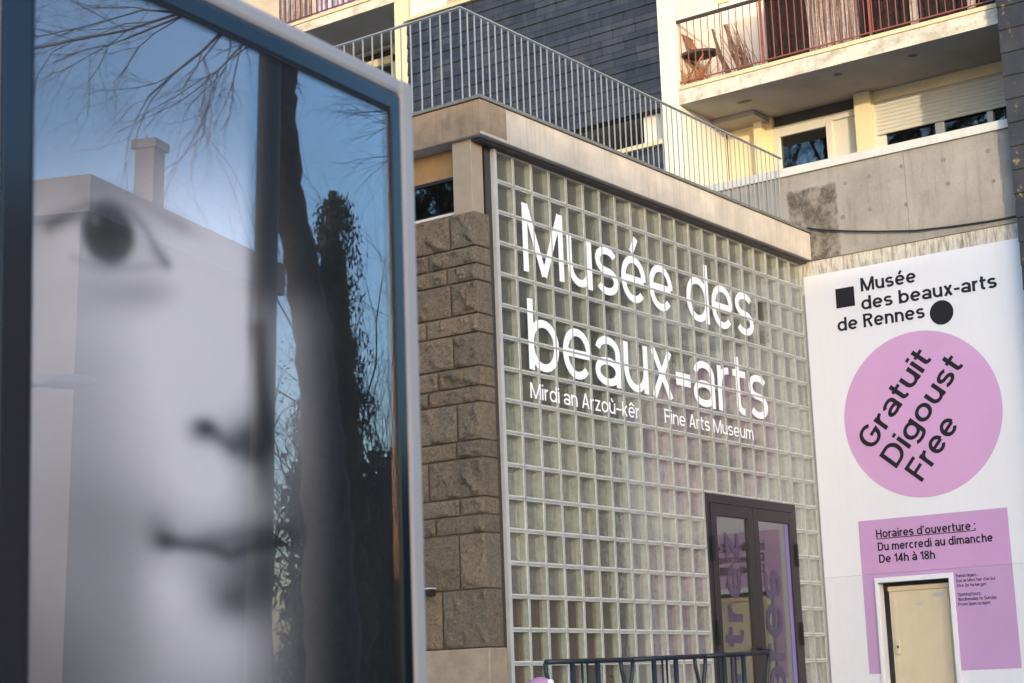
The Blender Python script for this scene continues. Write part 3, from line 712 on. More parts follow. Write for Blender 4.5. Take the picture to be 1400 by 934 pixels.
# right slate pier
pier = MB(); pier.box(6.14, 7.94, -3.9, -2.83, 0, 16); pier.build('pier_core', M['dark_interior'], apt)
pl = MB(); z = 0; hgt = .28
while z < 16:
    n = len(pl.v); zz = z+hgt+.015; y1, y0 = -2.822, -3.92
    pl.v += [(6.112,y0,z),(6.112,y1+.004,z),(6.13,y1,zz),(6.13,y0,zz),(7.9,y1+.004,z),(7.9,y1,zz),(6.14,y1,z),(6.14,y0,z),(7.9,y0,z),(7.9,y0,zz)]
    pl.face([n+3,n+2,n+1,n]); pl.face([n+1,n+2,n+5,n+4]); pl.face([n,n+1,n+6,n+7]); pl.face([n,n+8,n+9,n+3])
    z += hgt
pl.build('slate_pier', M['slate_lichen'], apt)
# upper left balcony
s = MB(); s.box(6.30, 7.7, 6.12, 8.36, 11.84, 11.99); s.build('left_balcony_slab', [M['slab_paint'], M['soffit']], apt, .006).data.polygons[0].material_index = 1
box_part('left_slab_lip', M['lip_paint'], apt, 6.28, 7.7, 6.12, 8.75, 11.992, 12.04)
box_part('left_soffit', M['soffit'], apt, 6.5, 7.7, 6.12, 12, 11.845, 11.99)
box_part('upper_pillar', M['cream_white'], apt, 6.32, 6.7, 5.66, 6.06, 11.502, 16)
box_part('edge_column', M['cream'], apt, 6.30, 6.6, 6.104, 6.34, 8.71, 11.838)
wf = MB(); wf.box(7.55, 7.69, 6.36, 12, 11.52, 11.64); wf.box(7.55, 7.69, 6.36, 7.45, 8.7, 11.838); wf.box(7.6, 7.69, 7.45, 12, 11.80, 11.838)
lw_ = wf.build('left_window', M['cream'], apt)
box_part('pane', M['win_glass'], lw_, 7.64, 7.65, 7.45, 12, 9.6, 11.52)
box_part('room_backing', M['dark_interior'], lw_, 7.68, 7.695, 7.45, 12, 9.0, 11.80)

# ------------------------------------------------------------------ balcony railings
br = thing('balcony_railing', 'red brown balcony railing with a dark handrail in front of the cream wall', 'railing', (6.35, -.6, 9.372))
box_part('handrail', M['dark_rail'], br, 6.325, 6.375, -2.81, 1.565, 10.26, 10.295)
box_part('bottom_rail', M['red_rail'], br, 6.34, 6.36, -2.81, 1.565, 9.43, 9.445)
first = None
ys_ = [1.52-.104*i for i in range(42)]
for y in ys_:
    if first is None: first = MB().box(6.345, 6.355, -.605, -.595, 9.445, 10.26).build('baluster', M['red_rail'], br); o = first
    else: o = first.copy(); COL.objects.link(o); o.parent = br
    o.location = (0, y+.6, 0)
for y in (.335, -1.15): box_part('post', M['red_rail'], br, 6.337, 6.363, y-.013, y+.013, 9.373, 10.26)
br2 = thing('balcony_railing', 'plum coloured balcony railing on the upper left slab, cut by the picture top', 'railing', (6.35, 7.4, 12.04))
box_part('bottom_rail', M['purple_rail'], br2, 6.34, 6.36, 6.15, 8.75, 12.10, 12.115)
box_part('handrail', M['dark_rail'], br2, 6.325, 6.375, 6.15, 8.75, 12.93, 12.96)
first = None
for i in range(23):
    y = 8.70-.11*i
    if first is None: first = MB().box(6.343, 6.357, 7.393, 7.407, 12.115, 12.93).build('baluster', M['purple_rail'], br2); o = first
    else: o = first.copy(); COL.objects.link(o); o.parent = br2
    o.location = (0, y-7.4, 0)

# ------------------------------------------------------------------ balcony objects
def stalks(mb, base, n, h, spread, lean, r=.004, jit=.06):
    for _ in range(n):
        b0 = np.array(base)+np.array([random.gauss(0, jit*.6), random.gauss(0, jit), 0])
        dy = random.uniform(-1, 1)*spread+lean; dx = random.uniform(-.3, .3)*spread; L_ = h*random.uniform(.45, 1)
        p1 = b0+np.array([dx*.4, dy*.35, L_*.5]); p2 = b0+np.array([dx, dy, L_])
        mb.tube([b0, p1, p2], [r*1.3, r*1.1, r*.5], 3, False)
ch = thing('garden_chair', 'tipped brown wooden chair with round dark seat on the balcony', 'chair', (6.62, 1.35, 9.375))
mb = MB(); n = 28; c0 = np.array([6.60, 1.40, 9.84]); a1 = np.array([0, -1, .0]); a2 = np.array([1., 0, .10])
mb.prism([c0+.27*math.cos(6.2832*i/n)*a1+.24*math.sin(6.2832*i/n)*a2 for i in range(n)], (0, 0, .035)); mb.build('seat', M['seat_dark'], ch)
mb = MB()
for k in range(5):
    o_ = -.10+.05*k
    mb.tube([(6.60+o_, 1.40, 9.86), (6.60+o_, 1.49, 9.98), (6.60+o_, 1.60, 10.20)], .016, 5)
mb.tube([(6.46, 1.57, 10.14), (6.74, 1.57, 10.14)], .02, 5); mb.tube([(6.46, 1.46, 9.93), (6.74, 1.46, 9.93)], .02, 5)
mb.build('backrest', M['chair_wood'], ch)
for (xa, ya, xb, yb) in [(6.50,1.58,6.46,1.22),(6.70,1.58,6.74,1.22),(6.50,1.26,6.46,1.62),(6.70,1.26,6.74,1.62)]:
    MB().tube([(xa, ya, 9.83), (xb, yb, 9.375)], .014, 6).build('leg', M['chair_wood'], ch)
mb = MB(); stalks(mb, (6.47, 1.42, 9.375), 60, .35, .30, 0, .004, .10)
tag(mb.build('dry_grass_pot', M['reed_red']), 'low russet tuft of dry grass under the tipped chair', 'plant')
mb = MB(); stalks(mb, (6.48, .62, 9.375), 46, .80, .10, .20, .004, .06)
for _ in range(30):
    mb.tube([(6.47+random.uniform(-.03,.03), .66+random.uniform(-.08,.1), 9.375), (6.47, .80+random.uniform(-.05,.08), 9.75), (6.47, .90+random.uniform(-.03,.04), 10.12)], [.005,.004,.002], 3, False)
tag(mb.build('dried_reed_bundle', M['reed_dark']), 'fan of tall brown dried reeds leaning beside the dark screen', 'plant')
mb = MB()
for _ in range(45):
    k = random.uniform(0, 1)
    mb.tube([(6.46, .82+.10*k, 9.375), (6.46, .98+.06*k, 9.72), (6.46+random.uniform(-.02,.02), 1.09+.02*k, 10.10)], [.006,.004,.002], 3, False)
tag(mb.build('dried_reed_bundle', M['reed_dark']), 'slim pointed sheaf of dry stems just right of the tipped chair', 'plant')
def screen(name, y0, y1, mat, n, label):
    mb = MB()
    mb.box(6.45, 6.47, y0, y1, 9.40, 10.75)
    for _ in range(n):
        y = random.uniform(y0, y1); x = 6.43+random.uniform(-.012, .012); r = random.uniform(.003, .007)
        mb.tube([(x, y, 9.38), (x+random.uniform(-.01,.01), y+random.uniform(-.02,.02), 10.0), (x, y+random.uniform(-.05,.05), 10.75)], r, 3, False)
    return mb
tag(screen('', -.26, .32, 'd', 60, '').build('brush_screen', M['screen_dark']), 'narrow dark brush screen left of the pale twig screen', 'screen')
mb = MB(); mb.m = 0; mb.box(6.45, 6.465, -.97, -.275, 9.40, 10.75)
for i in range(190):
    mb.m = 0 if random.random() < .55 else 1
    y = random.uniform(-.97, -.28); x = 6.435+random.uniform(-.014, .01); r = random.uniform(.003, .008)
    mb.tube([(x, y, 9.38), (x, y+random.uniform(-.03,.03), 10.0), (x, y+random.uniform(-.07,.07), 10.75)], r, 3, False)
tag(mb.build('twig_screen', [M['reed'], M['reed_dark']]), 'pale twig screen tied behind the red balcony railing', 'screen')
tag(screen('', -2.80, -.98, 'd', 150, '').build('brush_screen', M['screen_dark']), 'wide dark brush screen reaching the slate pier', 'screen')
mb = MB()
for y in (-1.70, -2.42):
    for i in range(9): mb.tube([(6.41, y+.012*i-.05, 9.38), (6.41, y+.012*i-.05+random.uniform(-.01,.01), 10.7)], .006, 3, False)
tag(mb.build('pale_reeds', M['reed']), 'thin pale reeds standing against the wide dark screen', 'plant')
# left balcony hangings
mb = MB(); n0 = 0
pts = []
for i in range(60):
    y = 6.3+i*(1.75/59); pts.append((6.45+.02*math.sin(i*1.1), y))
for (a, b2) in zip(pts[:-1], pts[1:]): mb.quad((a[0], a[1], 12.08), (b2[0], b2[1], 12.08), (b2[0], b2[1], 12.9), (a[0], a[1], 12.9))
tag(mb.build('cloth_sheet', M['cloth']), 'mottled violet and white sheet behind the plum railing', 'cloth')
mb = MB()
for i in range(14):
    y = 8.15+i*.05; mb.tube([(6.46, y, 12.06), (6.46, y, 12.9)], .022, 6)
tag(mb.build('striped_drape', M['cloth_grey']), 'grey ribbed drape at the left end of the plum railing', 'drape')

_p = onx(587, 809, -.45)
jb = thing('junction_box', 'tiny dark junction box with pale rim on the stone side', 'box', (-.44, float(_p[1]), float(_p[2])))
box_part('body', M['black'], jb, -.475, -.40, _p[1]-.03, _p[1]+.04, _p[2]-.035, _p[2]+.02)
box_part('rim', M['steel_trim'], jb, -.480, -.40, _p[1]-.04, _p[1]+.05, _p[2]+.021, _p[2]+.034)
# cable along the parapet foot
mb = MB(); pts = []
for (x, y) in [(1104,312),(1125,314.5),(1160,316),(1200,316.5),(1250,315.5),(1300,310),(1350,303),(1398,294)]: pts.append(onx(x, y, 6.262))
mb.tube(pts, .011, 6); tag(mb.build('cable', M['cable']), 'black cable sagging along the concrete above the white sign', 'cable')

# ------------------------------------------------------------------ museum sign
sg = thing('museum_sign', 'large white museum sign with pink disc and opening hours on the wall', 'sign', (6.3, -1.4, 0))
XS = 6.304
p = MB(); x0 = 6.295
p.box(x0, XS, -2.815, -.04, 2.862, 6.53)
p.build('panel', M['sign_white'], sg)
for a_, b_, z_ in ((-2.815, -1.645, .1), (-.68, -.04, .1), (-1.645, -.68, 2.81)): box_part('lower_panel', M['sign_grey'], sg, x0+.001, XS, a_, b_, z_, 2.859)
XF = x0-.0025
UX, UY, NX = -EY, EZ, -EX
p = MB(); p.disc((XF, -1.42, 4.667), UX, UY, .975, 96); p.build('pink_disc', M['pink'], sg)
p = MB(); p.quad((XF, -.525, 2.863), (XF, -2.34, 2.863), (XF, -2.34, 3.49), (XF, -.525, 3.49)); p.build('pink_rectangle', M['pink2'], sg)
for a_, b_, z_ in ((-.525, -.68, 1.72), (-1.645, -2.34, 1.72), (-.68, -1.645, 2.812)):
    MB().quad((XF+.001, a_, z_), (XF+.001, b_, z_), (XF+.001, b_, 2.858), (XF+.001, a_, 2.858)).build('pink_rectangle', M['pink3'], sg)
p = MB(); p.quad((XF, -.45, 6.07), (XF, -.695, 6.07), (XF, -.695, 6.31), (XF, -.45, 6.31)); p.build('black_square', M['ink'], sg)
p = MB(); p.disc((XF, -1.77, 5.815), UX, UY, .145, 48); p.build('black_disc', M['ink'], sg)
def sign_text(t, w, ya, yb, z, cap, x=XF-.001, under=None): return lettering(t, w, (x, ya, z), UX, UY, ya-yb, cap, M['ink'], sg, 'lettering', under=under)
sign_text('Musée', .165, -.785, -1.49, 6.225, .165)
sign_text('des beaux-arts', .165, -.775, -2.46, 6.0, .165)
sign_text('de Rennes', .165, -.445, -1.565, 5.785, .165)
XT = XF-.003
a = R(50); dx = UX*math.cos(a)+UY*math.sin(a); dy = -UX*math.sin(a)+UY*math.cos(a)
def disc_text(t, p0, p1, cap):
    lettering(t, .15, (XT, p0[0], p0[1]), dx, dy, p1, cap, M['ink'], sg, 'lettering')
disc_text('Gratuit', (-.78, 4.30), 1.30, .27)
disc_text('Digoust', (-1.06, 4.06), 1.45, .27)
disc_text('Free', (-1.36, 3.87), .80, .27)
sign_text('Horaires d’ouverture :', .165, -.74, -1.955, 3.275, .098, XT, under=-.10)
sign_text('Du mercredi au dimanche', .165, -.75, -2.145, 3.125, .098, XT)
sign_text('De 14h à 18h', .165, -.755, -1.445, 2.985, .098, XT)
for t_, z, yb in [('Eurioù digeriñ :', 2.755, -1.94), ("Eus ar Merc'her d'ar Sul", 2.70, -2.13), ('Etre 2e ha 6e g.m.', 2.645, -2.03), ('Opening hours:', 2.545, -1.95), ('Wednesday to Sunday', 2.49, -2.13), ('From 2pm to 6pm', 2.435, -2.05)]:
    sign_text(t_, .12, -1.675, yb, z, .037, XT)
# electrical cabinet with white surround
cb_ = thing('utility_cabinet', 'beige metal utility cabinet with lock handle set in a white frame', 'cabinet', (6.36, -1.16, 0))
f_ = MB(); f_.box(6.27, 6.42, -.724, -.682, .1, 2.812); f_.box(6.27, 6.42, -1.643, -1.59, .1, 2.812); f_.box(6.27, 6.42, -1.59, -.724, 2.757, 2.812)
f_.build('surround', M['sign_white'], cb_, .003)
box_part('body', M['beige_metal'], cb_, 6.40, 6.70, -1.575, -.795, .12, 2.70, bevel=.006)
box_part('top_rim', M['beige_metal'], cb_, 6.385, 6.70, -1.582, -.788, 2.655, 2.71, bevel=.004)
box_part('door', M['beige_metal'], cb_, 6.388, 6.399, -1.515, -.83, .25, 2.645, bevel=.003)
h_ = MB(); h_.box(6.360, 6.387, -.895, -.845, 1.93, 2.10); h_.build('lock_handle', M['beige_metal'], cb_, .008)
MB().box(6.355, 6.361, -.885, -.865, 2.0, 2.03).build('keyhole', M['black'], cb_)
box_part('hinge', M['beige_metal'], cb_, 6.375, 6.39, -1.535, -1.515, 2.42, 2.55)
box_part('name_plate', M['steel_trim'], cb_, 6.384, 6.387, -1.47, -1.34, 2.565, 2.605)
box_part('number_plate', M['steel_trim'], cb_, 6.384, 6.387, -1.20, -1.13, 2.475, 2.505)

# ------------------------------------------------------------------ entrance handrail
hr = thing('entrance_railing', 'dark ornamental metal guard railing in front of the glass block wall', 'railing', (.2, -1.5, .95))
xp = [-1.63, -.38, .82, 2.02]; zr = [1.87, 1.885, 1.91, 1.94]
for k in range(3):
    t = MB(); t.tube([(xp[k]+.01, -1.5, zr[k]-.012), (xp[k+1]-.01, -1.5, zr[k+1]-.012)], .021, 8); t.build('top_bar', M['rail_green'], hr)
def curved(x, z, sgn, L_=.9):
    pts = [(x+sgn*.0, -1.5, z-.02), (x+sgn*.012, -1.5, z-.10), (x+sgn*.05, -1.5, z-.22), (x+sgn*.075, -1.5, z-.34), (x+sgn*.08, -1.5, z-.5), (x+sgn*.06, -1.5, z-.9)]
    MB().tube(pts, .017, 6).build('curved_bar', M['rail_green'], hr)
curved(xp[0], zr[0], 1); curved(xp[3], zr[3], -1)
for k in (1, 2):
    curved(xp[k]+.02, zr[k], -1); curved(xp[k]-.17, zr[k], 1)
for k in range(3):
    c_ = (xp[k]+xp[k+1])/2-.08; zz = (zr[k]+zr[k+1])/2
    for off, r in ((-.17, .022), (-.035, .010), (.04, .010), (.19, .022)):
        MB().tube([(c_+off, -1.5, zz-.02), (c_+off, -1.5, .96)], r, 8).build('baluster', M['rail_green'], hr)
# pink knitted hat hung on the railing's first post
hat = thing('knitted_hat', 'small pink knitted hat with a white spot beside the left railing post', 'hat', (-1.72, -1.5, 1.55))
def ellipsoid(c, rx, ry, rz, nu=20, nv=12, z0=-1.0):
    mb = MB(); c = np.array(c)
    for i in range(nv+1):
        ph = -math.pi/2*abs(z0)+ (math.pi/2*abs(z0)+math.pi/2)*i/nv
        for j in range(nu):
            a = 2*math.pi*j/nu
            rr_ = 1+.03*math.sin(a*10)
            mb.v.append((c[0]+rx*rr_*math.cos(ph)*math.cos(a), c[1]+ry*rr_*math.cos(ph)*math.sin(a), c[2]+rz*math.sin(ph)))
    for i in range(nv):
        for j in range(nu): mb.face([i*nu+j, i*nu+(j+1)%nu, (i+1)*nu+(j+1)%nu, (i+1)*nu+j], True)
    return mb
hp = ony(739, 941, -1.52)
ellipsoid(hp, .105, .10, .085).build('crown', M['pink_wool'], hat)
ellipsoid(hp+np.array([0, 0, -.06]), .108, .104, .04).build('brim', M['pink_wool'], hat)
bp_ = ony(752, 933, -1.60); ellipsoid(bp_, .03, .03, .025).build('bobble', M['white_wool'], hat)
ellipsoid(bp_+np.array([-.005,-.01,-.035]), .03, .03, .02).build('trim', M['red_cloth'], hat)
hat.location = (float(hp[0]), float(hp[1]), float(hp[2])-.1)
for chd in hat.children:
    chd.location = -(np.array(hat.location)-np.array((-1.72, -1.5, 1.55)))

# ------------------------------------------------------------------ advertising display (totem)
TL = np.array([-11.14489, -7.12271, 2.92556])
tx = np.array([.98862837, .14743334, .02962023]); ty = np.array([-.14798864, .98883403, .01751047]); tz = np.array([-.02670786, -.0216948, .99940784])
ad = thing('advertising_display', 'tall grey framed poster display behind glass in the left foreground', 'display', tuple(TL+tx*.6-tz*2.92))
def tb(mb, x0, x1, y0, y1, z0, z1): return mb.obox(TL, tx, ty, tz, x0, x1, y0, y1, z0, z1)
GW, GH = 1.2, 1.75
cs = MB()
tb(cs, -.140, -.080, -.012, .17, -2.6, .095); tb(cs, GW+.048, GW+.108, -.012, .17, -2.6, .095); tb(cs, -.080, GW+.048, -.012, .17, .050, .095); tb(cs, -.080, GW+.048, -.012, .17, -2.6, -GH-.05)
tb(cs, -.05, GW+.048, .12, .165, -GH-.05, .05)
cs.build('casing', M['casing'], ad, .012)
inn = MB()
tb(inn, -.079, -.004, -.010, .10, -GH-.049, .049); tb(inn, GW+.004, GW+.047, -.010, .10, -GH-.049, .049); tb(inn, -.004, GW+.004, -.010, .10, .006, .049); tb(inn, -.004, GW+.004, -.010, .10, -GH-.049, -GH)
inn.build('inner_frame', M['enamel'], ad, .004)
rb_ = MB(); tb(rb_, -.0038, 0, -.009, .05, -GH, 0); tb(rb_, GW, GW+.0038, -.009, .05, -GH, 0); tb(rb_, 0, GW, -.009, .05, .0002, .0058); rb_.build('rebate', M['black'], ad)
gl_ = MB(); tb(gl_, 0, GW, -.004, .002, -GH, 0); gl_.build('glass_pane', M['poster_glass'], ad)
ft = MB(); tb(ft, .3, .9, .0, .14, -2.95, -2.6); ft.build('foot', M['casing'], ad)
# printed portrait: a generic soft grey face, greys stored per vertex
NU, NV = 250, 330
uu, vv = np.meshgrid(np.linspace(0, GW, NU+1), np.linspace(0, -GH, NV+1))
Pw = TL+uu[..., None]*tx+vv[..., None]*tz+.008*ty
dd = Pw-CAM; ww = dd@AX_F; PX = 700+F_PX*(dd@AX_R)/ww; PY = 467-F_PX*(dd@AX_U)/ww
def sm(a, b, x): t = np.clip((x-a)/(b-a), 0, 1); return t*t*(3-2*t)
def gs(x, y, cx, cy, sx, sy, ang=0):
    c, s_ = math.cos(R(ang)), math.sin(R(ang)); X_ = (x-cx)*c+(y-cy)*s_; Y_ = -(x-cx)*s_+(y-cy)*c
    return np.exp(-.5*((X_/sx)**2+(Y_/sy)**2))
def seg(x, y, pts, w):
    d = np.full(x.shape, 1e9)
    for (x0, y0), (x1, y1) in zip(pts[:-1], pts[1:]):
        L2 = (x1-x0)**2+(y1-y0)**2; t = np.clip(((x-x0)*(x1-x0)+(y-y0)*(y1-y0))/L2, 0, 1)
        d = np.minimum(d, np.hypot(x-x0-t*(x1-x0), y-y0-t*(y1-y0)))
    return np.exp(-.5*(d/w)**2)
x, y = PX, PY
T = np.zeros_like(x)
face = .08+.44*sm(130, 380, y)
face = face+.36*gs(x, y, 270, 430, 85, 120)+.30*gs(x, y, 285, 655, 55, 60)+.26*gs(x, y, 232, 785, 30, 45)+.16*gs(x, y, 290, 890, 60, 45)
face = face*(1-.20*gs(x, y, 190, 715, 150, 50))*(1-.70*gs(x, y, 45, 930, 75, 130))*(1-.26*gs(x, y, 100, 640, 60, 170))*(1-.30*sm(820, 980, y))*(1-.25*gs(x, y, 160, 840, 40, 80))
edge = 343+8*sm(420, 500, y)
lit = 1-sm(edge-14, edge+10, x)
shade = (.17*sm(380, 455, y)+.10*gs(x, y, 385, 540, 30, 130))*(1-sm(395, 470, x))*(1-.45*sm(640, 900, y))
below = sm(628, 690, y)                                   # under the nose the cheek runs on to the right
lit2 = 1-sm(305, 425, x)
T = face*(lit*(1-below)+lit2*below)+shade*(1-(lit*(1-below)+lit2*below))
D = np.zeros_like(x)
def dark(k): 
    global T
    T = T*(1-np.clip(k, 0, 1))
hp_ = np.hypot((x-148-.10*(y-318))/36, (y-320)/42)
dark(.90/(1+np.exp((hp_-1)*16))); dark(.35/(1+np.exp((np.hypot((x-143)/17, (y-322)/20)-1)*7)))
dark(.42*gs(x, y, 76, 304, 17, 9, -15)); dark(.30*seg(x, y, [(70,306),(95,292),(120,280)], 6))
dark(.46*seg(x, y, [(66,312),(92,294),(120,279),(150,275),(176,286),(198,311),(216,345),(230,362)], 4)); dark(.28*seg(x, y, [(100,352),(140,368),(180,366),(226,362)], 4)); T += .10*gs(x, y, 198, 344, 10, 12)+.08*gs(x, y, 96, 322, 10, 12); dark(.22*seg(x, y, [(214,344),(228,362)], 6)); dark(.22*gs(x, y, 200, 345, 16, 12))
dark(.16*seg(x, y, [(110,258),(160,256),(210,284),(250,310)], 8)); dark(.25*gs(x, y, 245, 308, 24, 6, 28))
dark(.34*gs(x, y, 180, 402, 48, 20, 0)); dark(.16*gs(x, y, 210, 398, 26, 16)); dark(.10*gs(x, y, 190, 364, 40, 5))
T += .16*gs(x, y, 130, 301, 4, 5)+.07*gs(x, y, 128, 269, 4, 4)
dark(.90*gs(x, y, 280, 585, 14, 10, 15)); dark(.35*gs(x, y, 274, 596, 16, 12)); dark(.55*seg(x, y, [(284,586),(302,600),(320,612)], 7)); dark(.88*gs(x, y, 343, 604, 23, 24)); dark(.45*gs(x, y, 326, 606, 20, 14, 15)); dark(.80*seg(x, y, [(352,450),(357,520),(364,580),(366,606),(350,622)], 10)); dark(.6*gs(x, y, 358, 585, 14, 30)); dark(.4*gs(x, y, 365, 660, 26, 40))
dark(.72*gs(x, y, 224, 738, 13, 11)); dark(.35*gs(x, y, 216, 722, 16, 20)); dark(.80*seg(x, y, [(228,741),(255,745),(285,748),(302,754),(315,760),(328,755),(352,748),(392,744)], 7)); dark(.50*gs(x, y, 305, 738, 42, 12)); dark(.80*gs(x, y, 368, 732, 34, 15)); T += .10*gs(x, y, 296, 774, 22, 7); dark(.30*gs(x, y, 330, 772, 55, 14))
dark(.62*gs(x, y, 318, 820, 20, 18)); dark(.68*gs(x, y, 362, 795, 26, 42)); dark(.45*gs(x, y, 340, 800, 40, 30)); dark(.35*gs(x, y, 400, 700, 24, 40))
for _q in range(3):                                       # printing softness
    T[1:-1, 1:-1] = (T[1:-1, 1:-1]*2+T[:-2, 1:-1]+T[2:, 1:-1]+T[1:-1, :-2]+T[1:-1, 2:])/6
T *= 1+.05*np.sin(x*.021+1.7*np.sin(y*.013))*np.sin(y*.017+.8)
T = np.clip(T*1.2+.006, .006, .88)
verts = Pw.reshape(-1, 3); rl = np.array(ad.location); fcs = []
for i in range(NV):
    for j in range(NU):
        a_ = i*(NU+1)+j; fcs.append((a_, a_+NU+1, a_+NU+2, a_+1))
me = bpy.data.meshes.new('poster'); me.from_pydata((verts-rl).tolist(), [], fcs); 
ca = me.color_attributes.new('print', 'FLOAT_COLOR', 'POINT')
tt = T.reshape(-1); colr = np.stack([tt*1.0, tt*.945, tt*.94, np.ones_like(tt)], 1).astype('f4'); ca.data.foreach_set('color', colr.ravel())
mt, nd, lk, bs = nmat('printed_poster'); at = nd.new('ShaderNodeAttribute'); at.attribute_name = 'print'
lk.new(mix(nd, lk, .10, at.outputs['Color'], ramp(nd, lk, noise(nd, lk, 500, 2), [(.3,(0,0,0)),(.7,(1,1,1))]), 'OVERLAY'), bs.inputs['Base Color']); bs.inputs['Roughness'].default_value = .7; bs.inputs['Specular IOR Level'].default_value = .2
me.materials.append(mt); po = bpy.data.objects.new('poster', me); COL.objects.link(po); po.parent = ad
po['label'] = 'grey close-up print of a face with one eye, nose and mouth'

# ------------------------------------------------------------------ what the glass mirrors (across the street)
def refl(px, py, D):
    d = ray(px, py); d = d/np.linalg.norm(d); t = ((TL-CAM)@ty)/(d@ty); P0 = CAM+d*t
    return P0+(d-2*(d@ty)*ty)*(D-t)
# house with flat roof and chimney
ho = thing('white_house', 'pale flat roofed house with a chimney across the street', 'house', (9, -21, 0))
box_part('wall', M['house_wall'], ho, 6.05, 11.0, -27, -18.2, 0, 7.55)
box_part('roof', M['house_fascia'], ho, 5.74, 11.45, -27.3, -17.87, 7.56, 8.06)
_a, _b = refl(204, 195, 1), refl(204, 195, 2); _c = _a+(_b-_a)*(-19.5-_a[1])/(_b-_a)[1]; CHX, CHZ = float(_c[0]), float(_c[2])
box_part('chimney', M['chimney'], ho, CHX-.17, CHX+.17, -19.65, -19.31, 8.07, CHZ-.14)
box_part('chimney_cap', M['house_fascia'], ho, CHX-.22, CHX+.22, -19.70, -19.26, CHZ-.138, CHZ)
# dark mast
mp = refl(356, 700, 15); ms = thing('lamp_mast', 'dark straight street mast standing in front of the pale house', 'mast', (mp[0], mp[1], 0))
mb = MB(); mb.tube([(mp[0], mp[1], 0), (mp[0], mp[1], 4), (mp[0]+.0, mp[1], 12)], [.12, .105, .095], 14); mb.build('shaft', M['mast'], ms)
MB().tube([(mp[0], mp[1], 0), (mp[0], mp[1], .6)], .17, 14).build('base', M['mast'], ms)
MB().tube([(mp[0], mp[1], 11.9), (mp[0]-1.2, mp[1]-.4, 12.3)], [.05, .04], 8).build('arm', M['mast'], ms)
# street lamp with flat head
lp = refl(92, 522, 15); la = thing('street_lamp', 'grey street lamp with a flat oval head on a curved arm', 'lamp', (0, 0, 0))
q0 = refl(43, 526, 15); q1 = refl(-40, 540, 15)
ellipsoid(lp, .0, .0, .0)
hd = ellipsoid((0, 0, 0), .27, .13, .062); dv = (lp-q0); dv[2] = 0; dv /= np.linalg.norm(dv); sv = np.array([-dv[1], dv[0], 0])
hd.v = [tuple(lp+dv*vx+sv*vy+EZ*vz) for vx, vy, vz in hd.v]; hd.build('lamp_head', M['lamp_grey'], la)
MB().tube([lp, q0, q1], .024, 8).build('arm', M['lamp_grey'], la); MB().tube([q1+EZ*.1, (q1[0], q1[1], 0)], .05, 10).build('pole', M['lamp_grey'], la)
def branch(mb, p, d, L_, r, depth, droop, spread, bias=None, jit=.13):
    """recursive limb as tapering tubes"""
    n = 5; pts = [p.copy()]; rad = [r]
    for i in range(n):
        d = d+np.array([random.gauss(0, jit), random.gauss(0, jit), random.gauss(0, jit*.8)-droop]); d /= np.linalg.norm(d)
        p = p+d*L_/n; pts.append(p.copy()); rad.append(r*(1-.55*(i+1)/n))
        if depth > 0 and i >= 1:
            for _ in range(2 if depth > 1 else 2):
                if random.random() < .85:
                    nd_ = d+np.array([random.gauss(0, spread), random.gauss(0, spread), random.gauss(0, spread)])
                    if bias is not None: nd_ = nd_+bias
                    nd_ /= np.linalg.norm(nd_)
                    branch(mb, p.copy(), nd_, L_*random.uniform(.45, .7), rad[-1]*random.uniform(.5, .7), depth-1, droop, spread, bias, jit)
    mb.tube(pts, rad, 8 if r > .06 else (5 if r > .015 else 3), False)
# leaning bare tree
D_ = 16
tk = [refl(*q, D_) for q in [(470,1010),(455,900),(447,700),(437,560),(424,430),(408,340),(392,250),(386,150),(384,80),(372,-40),(352,-180)]]
rb = thing('bare_tree', 'leaning bare tree with dark trunk and drooping twigs', 'tree', (float(tk[0][0]), float(tk[0][1]), 0))
tk[0] = tk[1]*1; tk[0][2] = -.1
ra = [.25, .24, .22, .19, .165, .155, .145, .135, .13, .12, .09]
mb = MB(); dense = []; rdd = []
for i in range(len(tk)-1):
    for k in range(6):
        f = k/6; dense.append(tk[i]*(1-f)+tk[i+1]*f+RNG.normal(0, .010, 3)); rdd.append((ra[i]*(1-f)+ra[i+1]*f)*(1+RNG.normal(0, .06)))
mb.tube(dense, rdd, 12); mb.build('trunk', M['bark'], rb)
mb = MB()
def pxdir(a, b, D): v_ = refl(*b, D)-refl(*a, D); return v_/np.linalg.norm(v_), np.linalg.norm(v_)
for (a, b2, D2, r, dep) in [((372,-30),(150,60),16,.035,3),((372,-40),(190,170),15.5,.035,3),((375,-20),(250,215),16.5,.026,2),((370,-60),(60,30),16,.04,3),((370,-60),(60,190),15,.03,3),((382,40),(300,120),16,.018,2),((398,95),(402,135),16,.012,1),((640,120),(520,190),16,.02,2),((660,200),(500,215),17,.018,2),((640,150),(500,165),15.5,.016,2),((660,60),(530,150),16,.018,2)]:
    d_, L_ = pxdir(a, b2, D2); branch(mb, refl(*a, D2), d_, L_*.95, r*.55, dep, .02, .36, None, .19)
mb.tube([tk[8], refl(470,-120,16), refl(640,60,16), refl(668,210,16)], [.08,.07,.05,.02], 8)
mb.build('branches', M['twig'], rb)
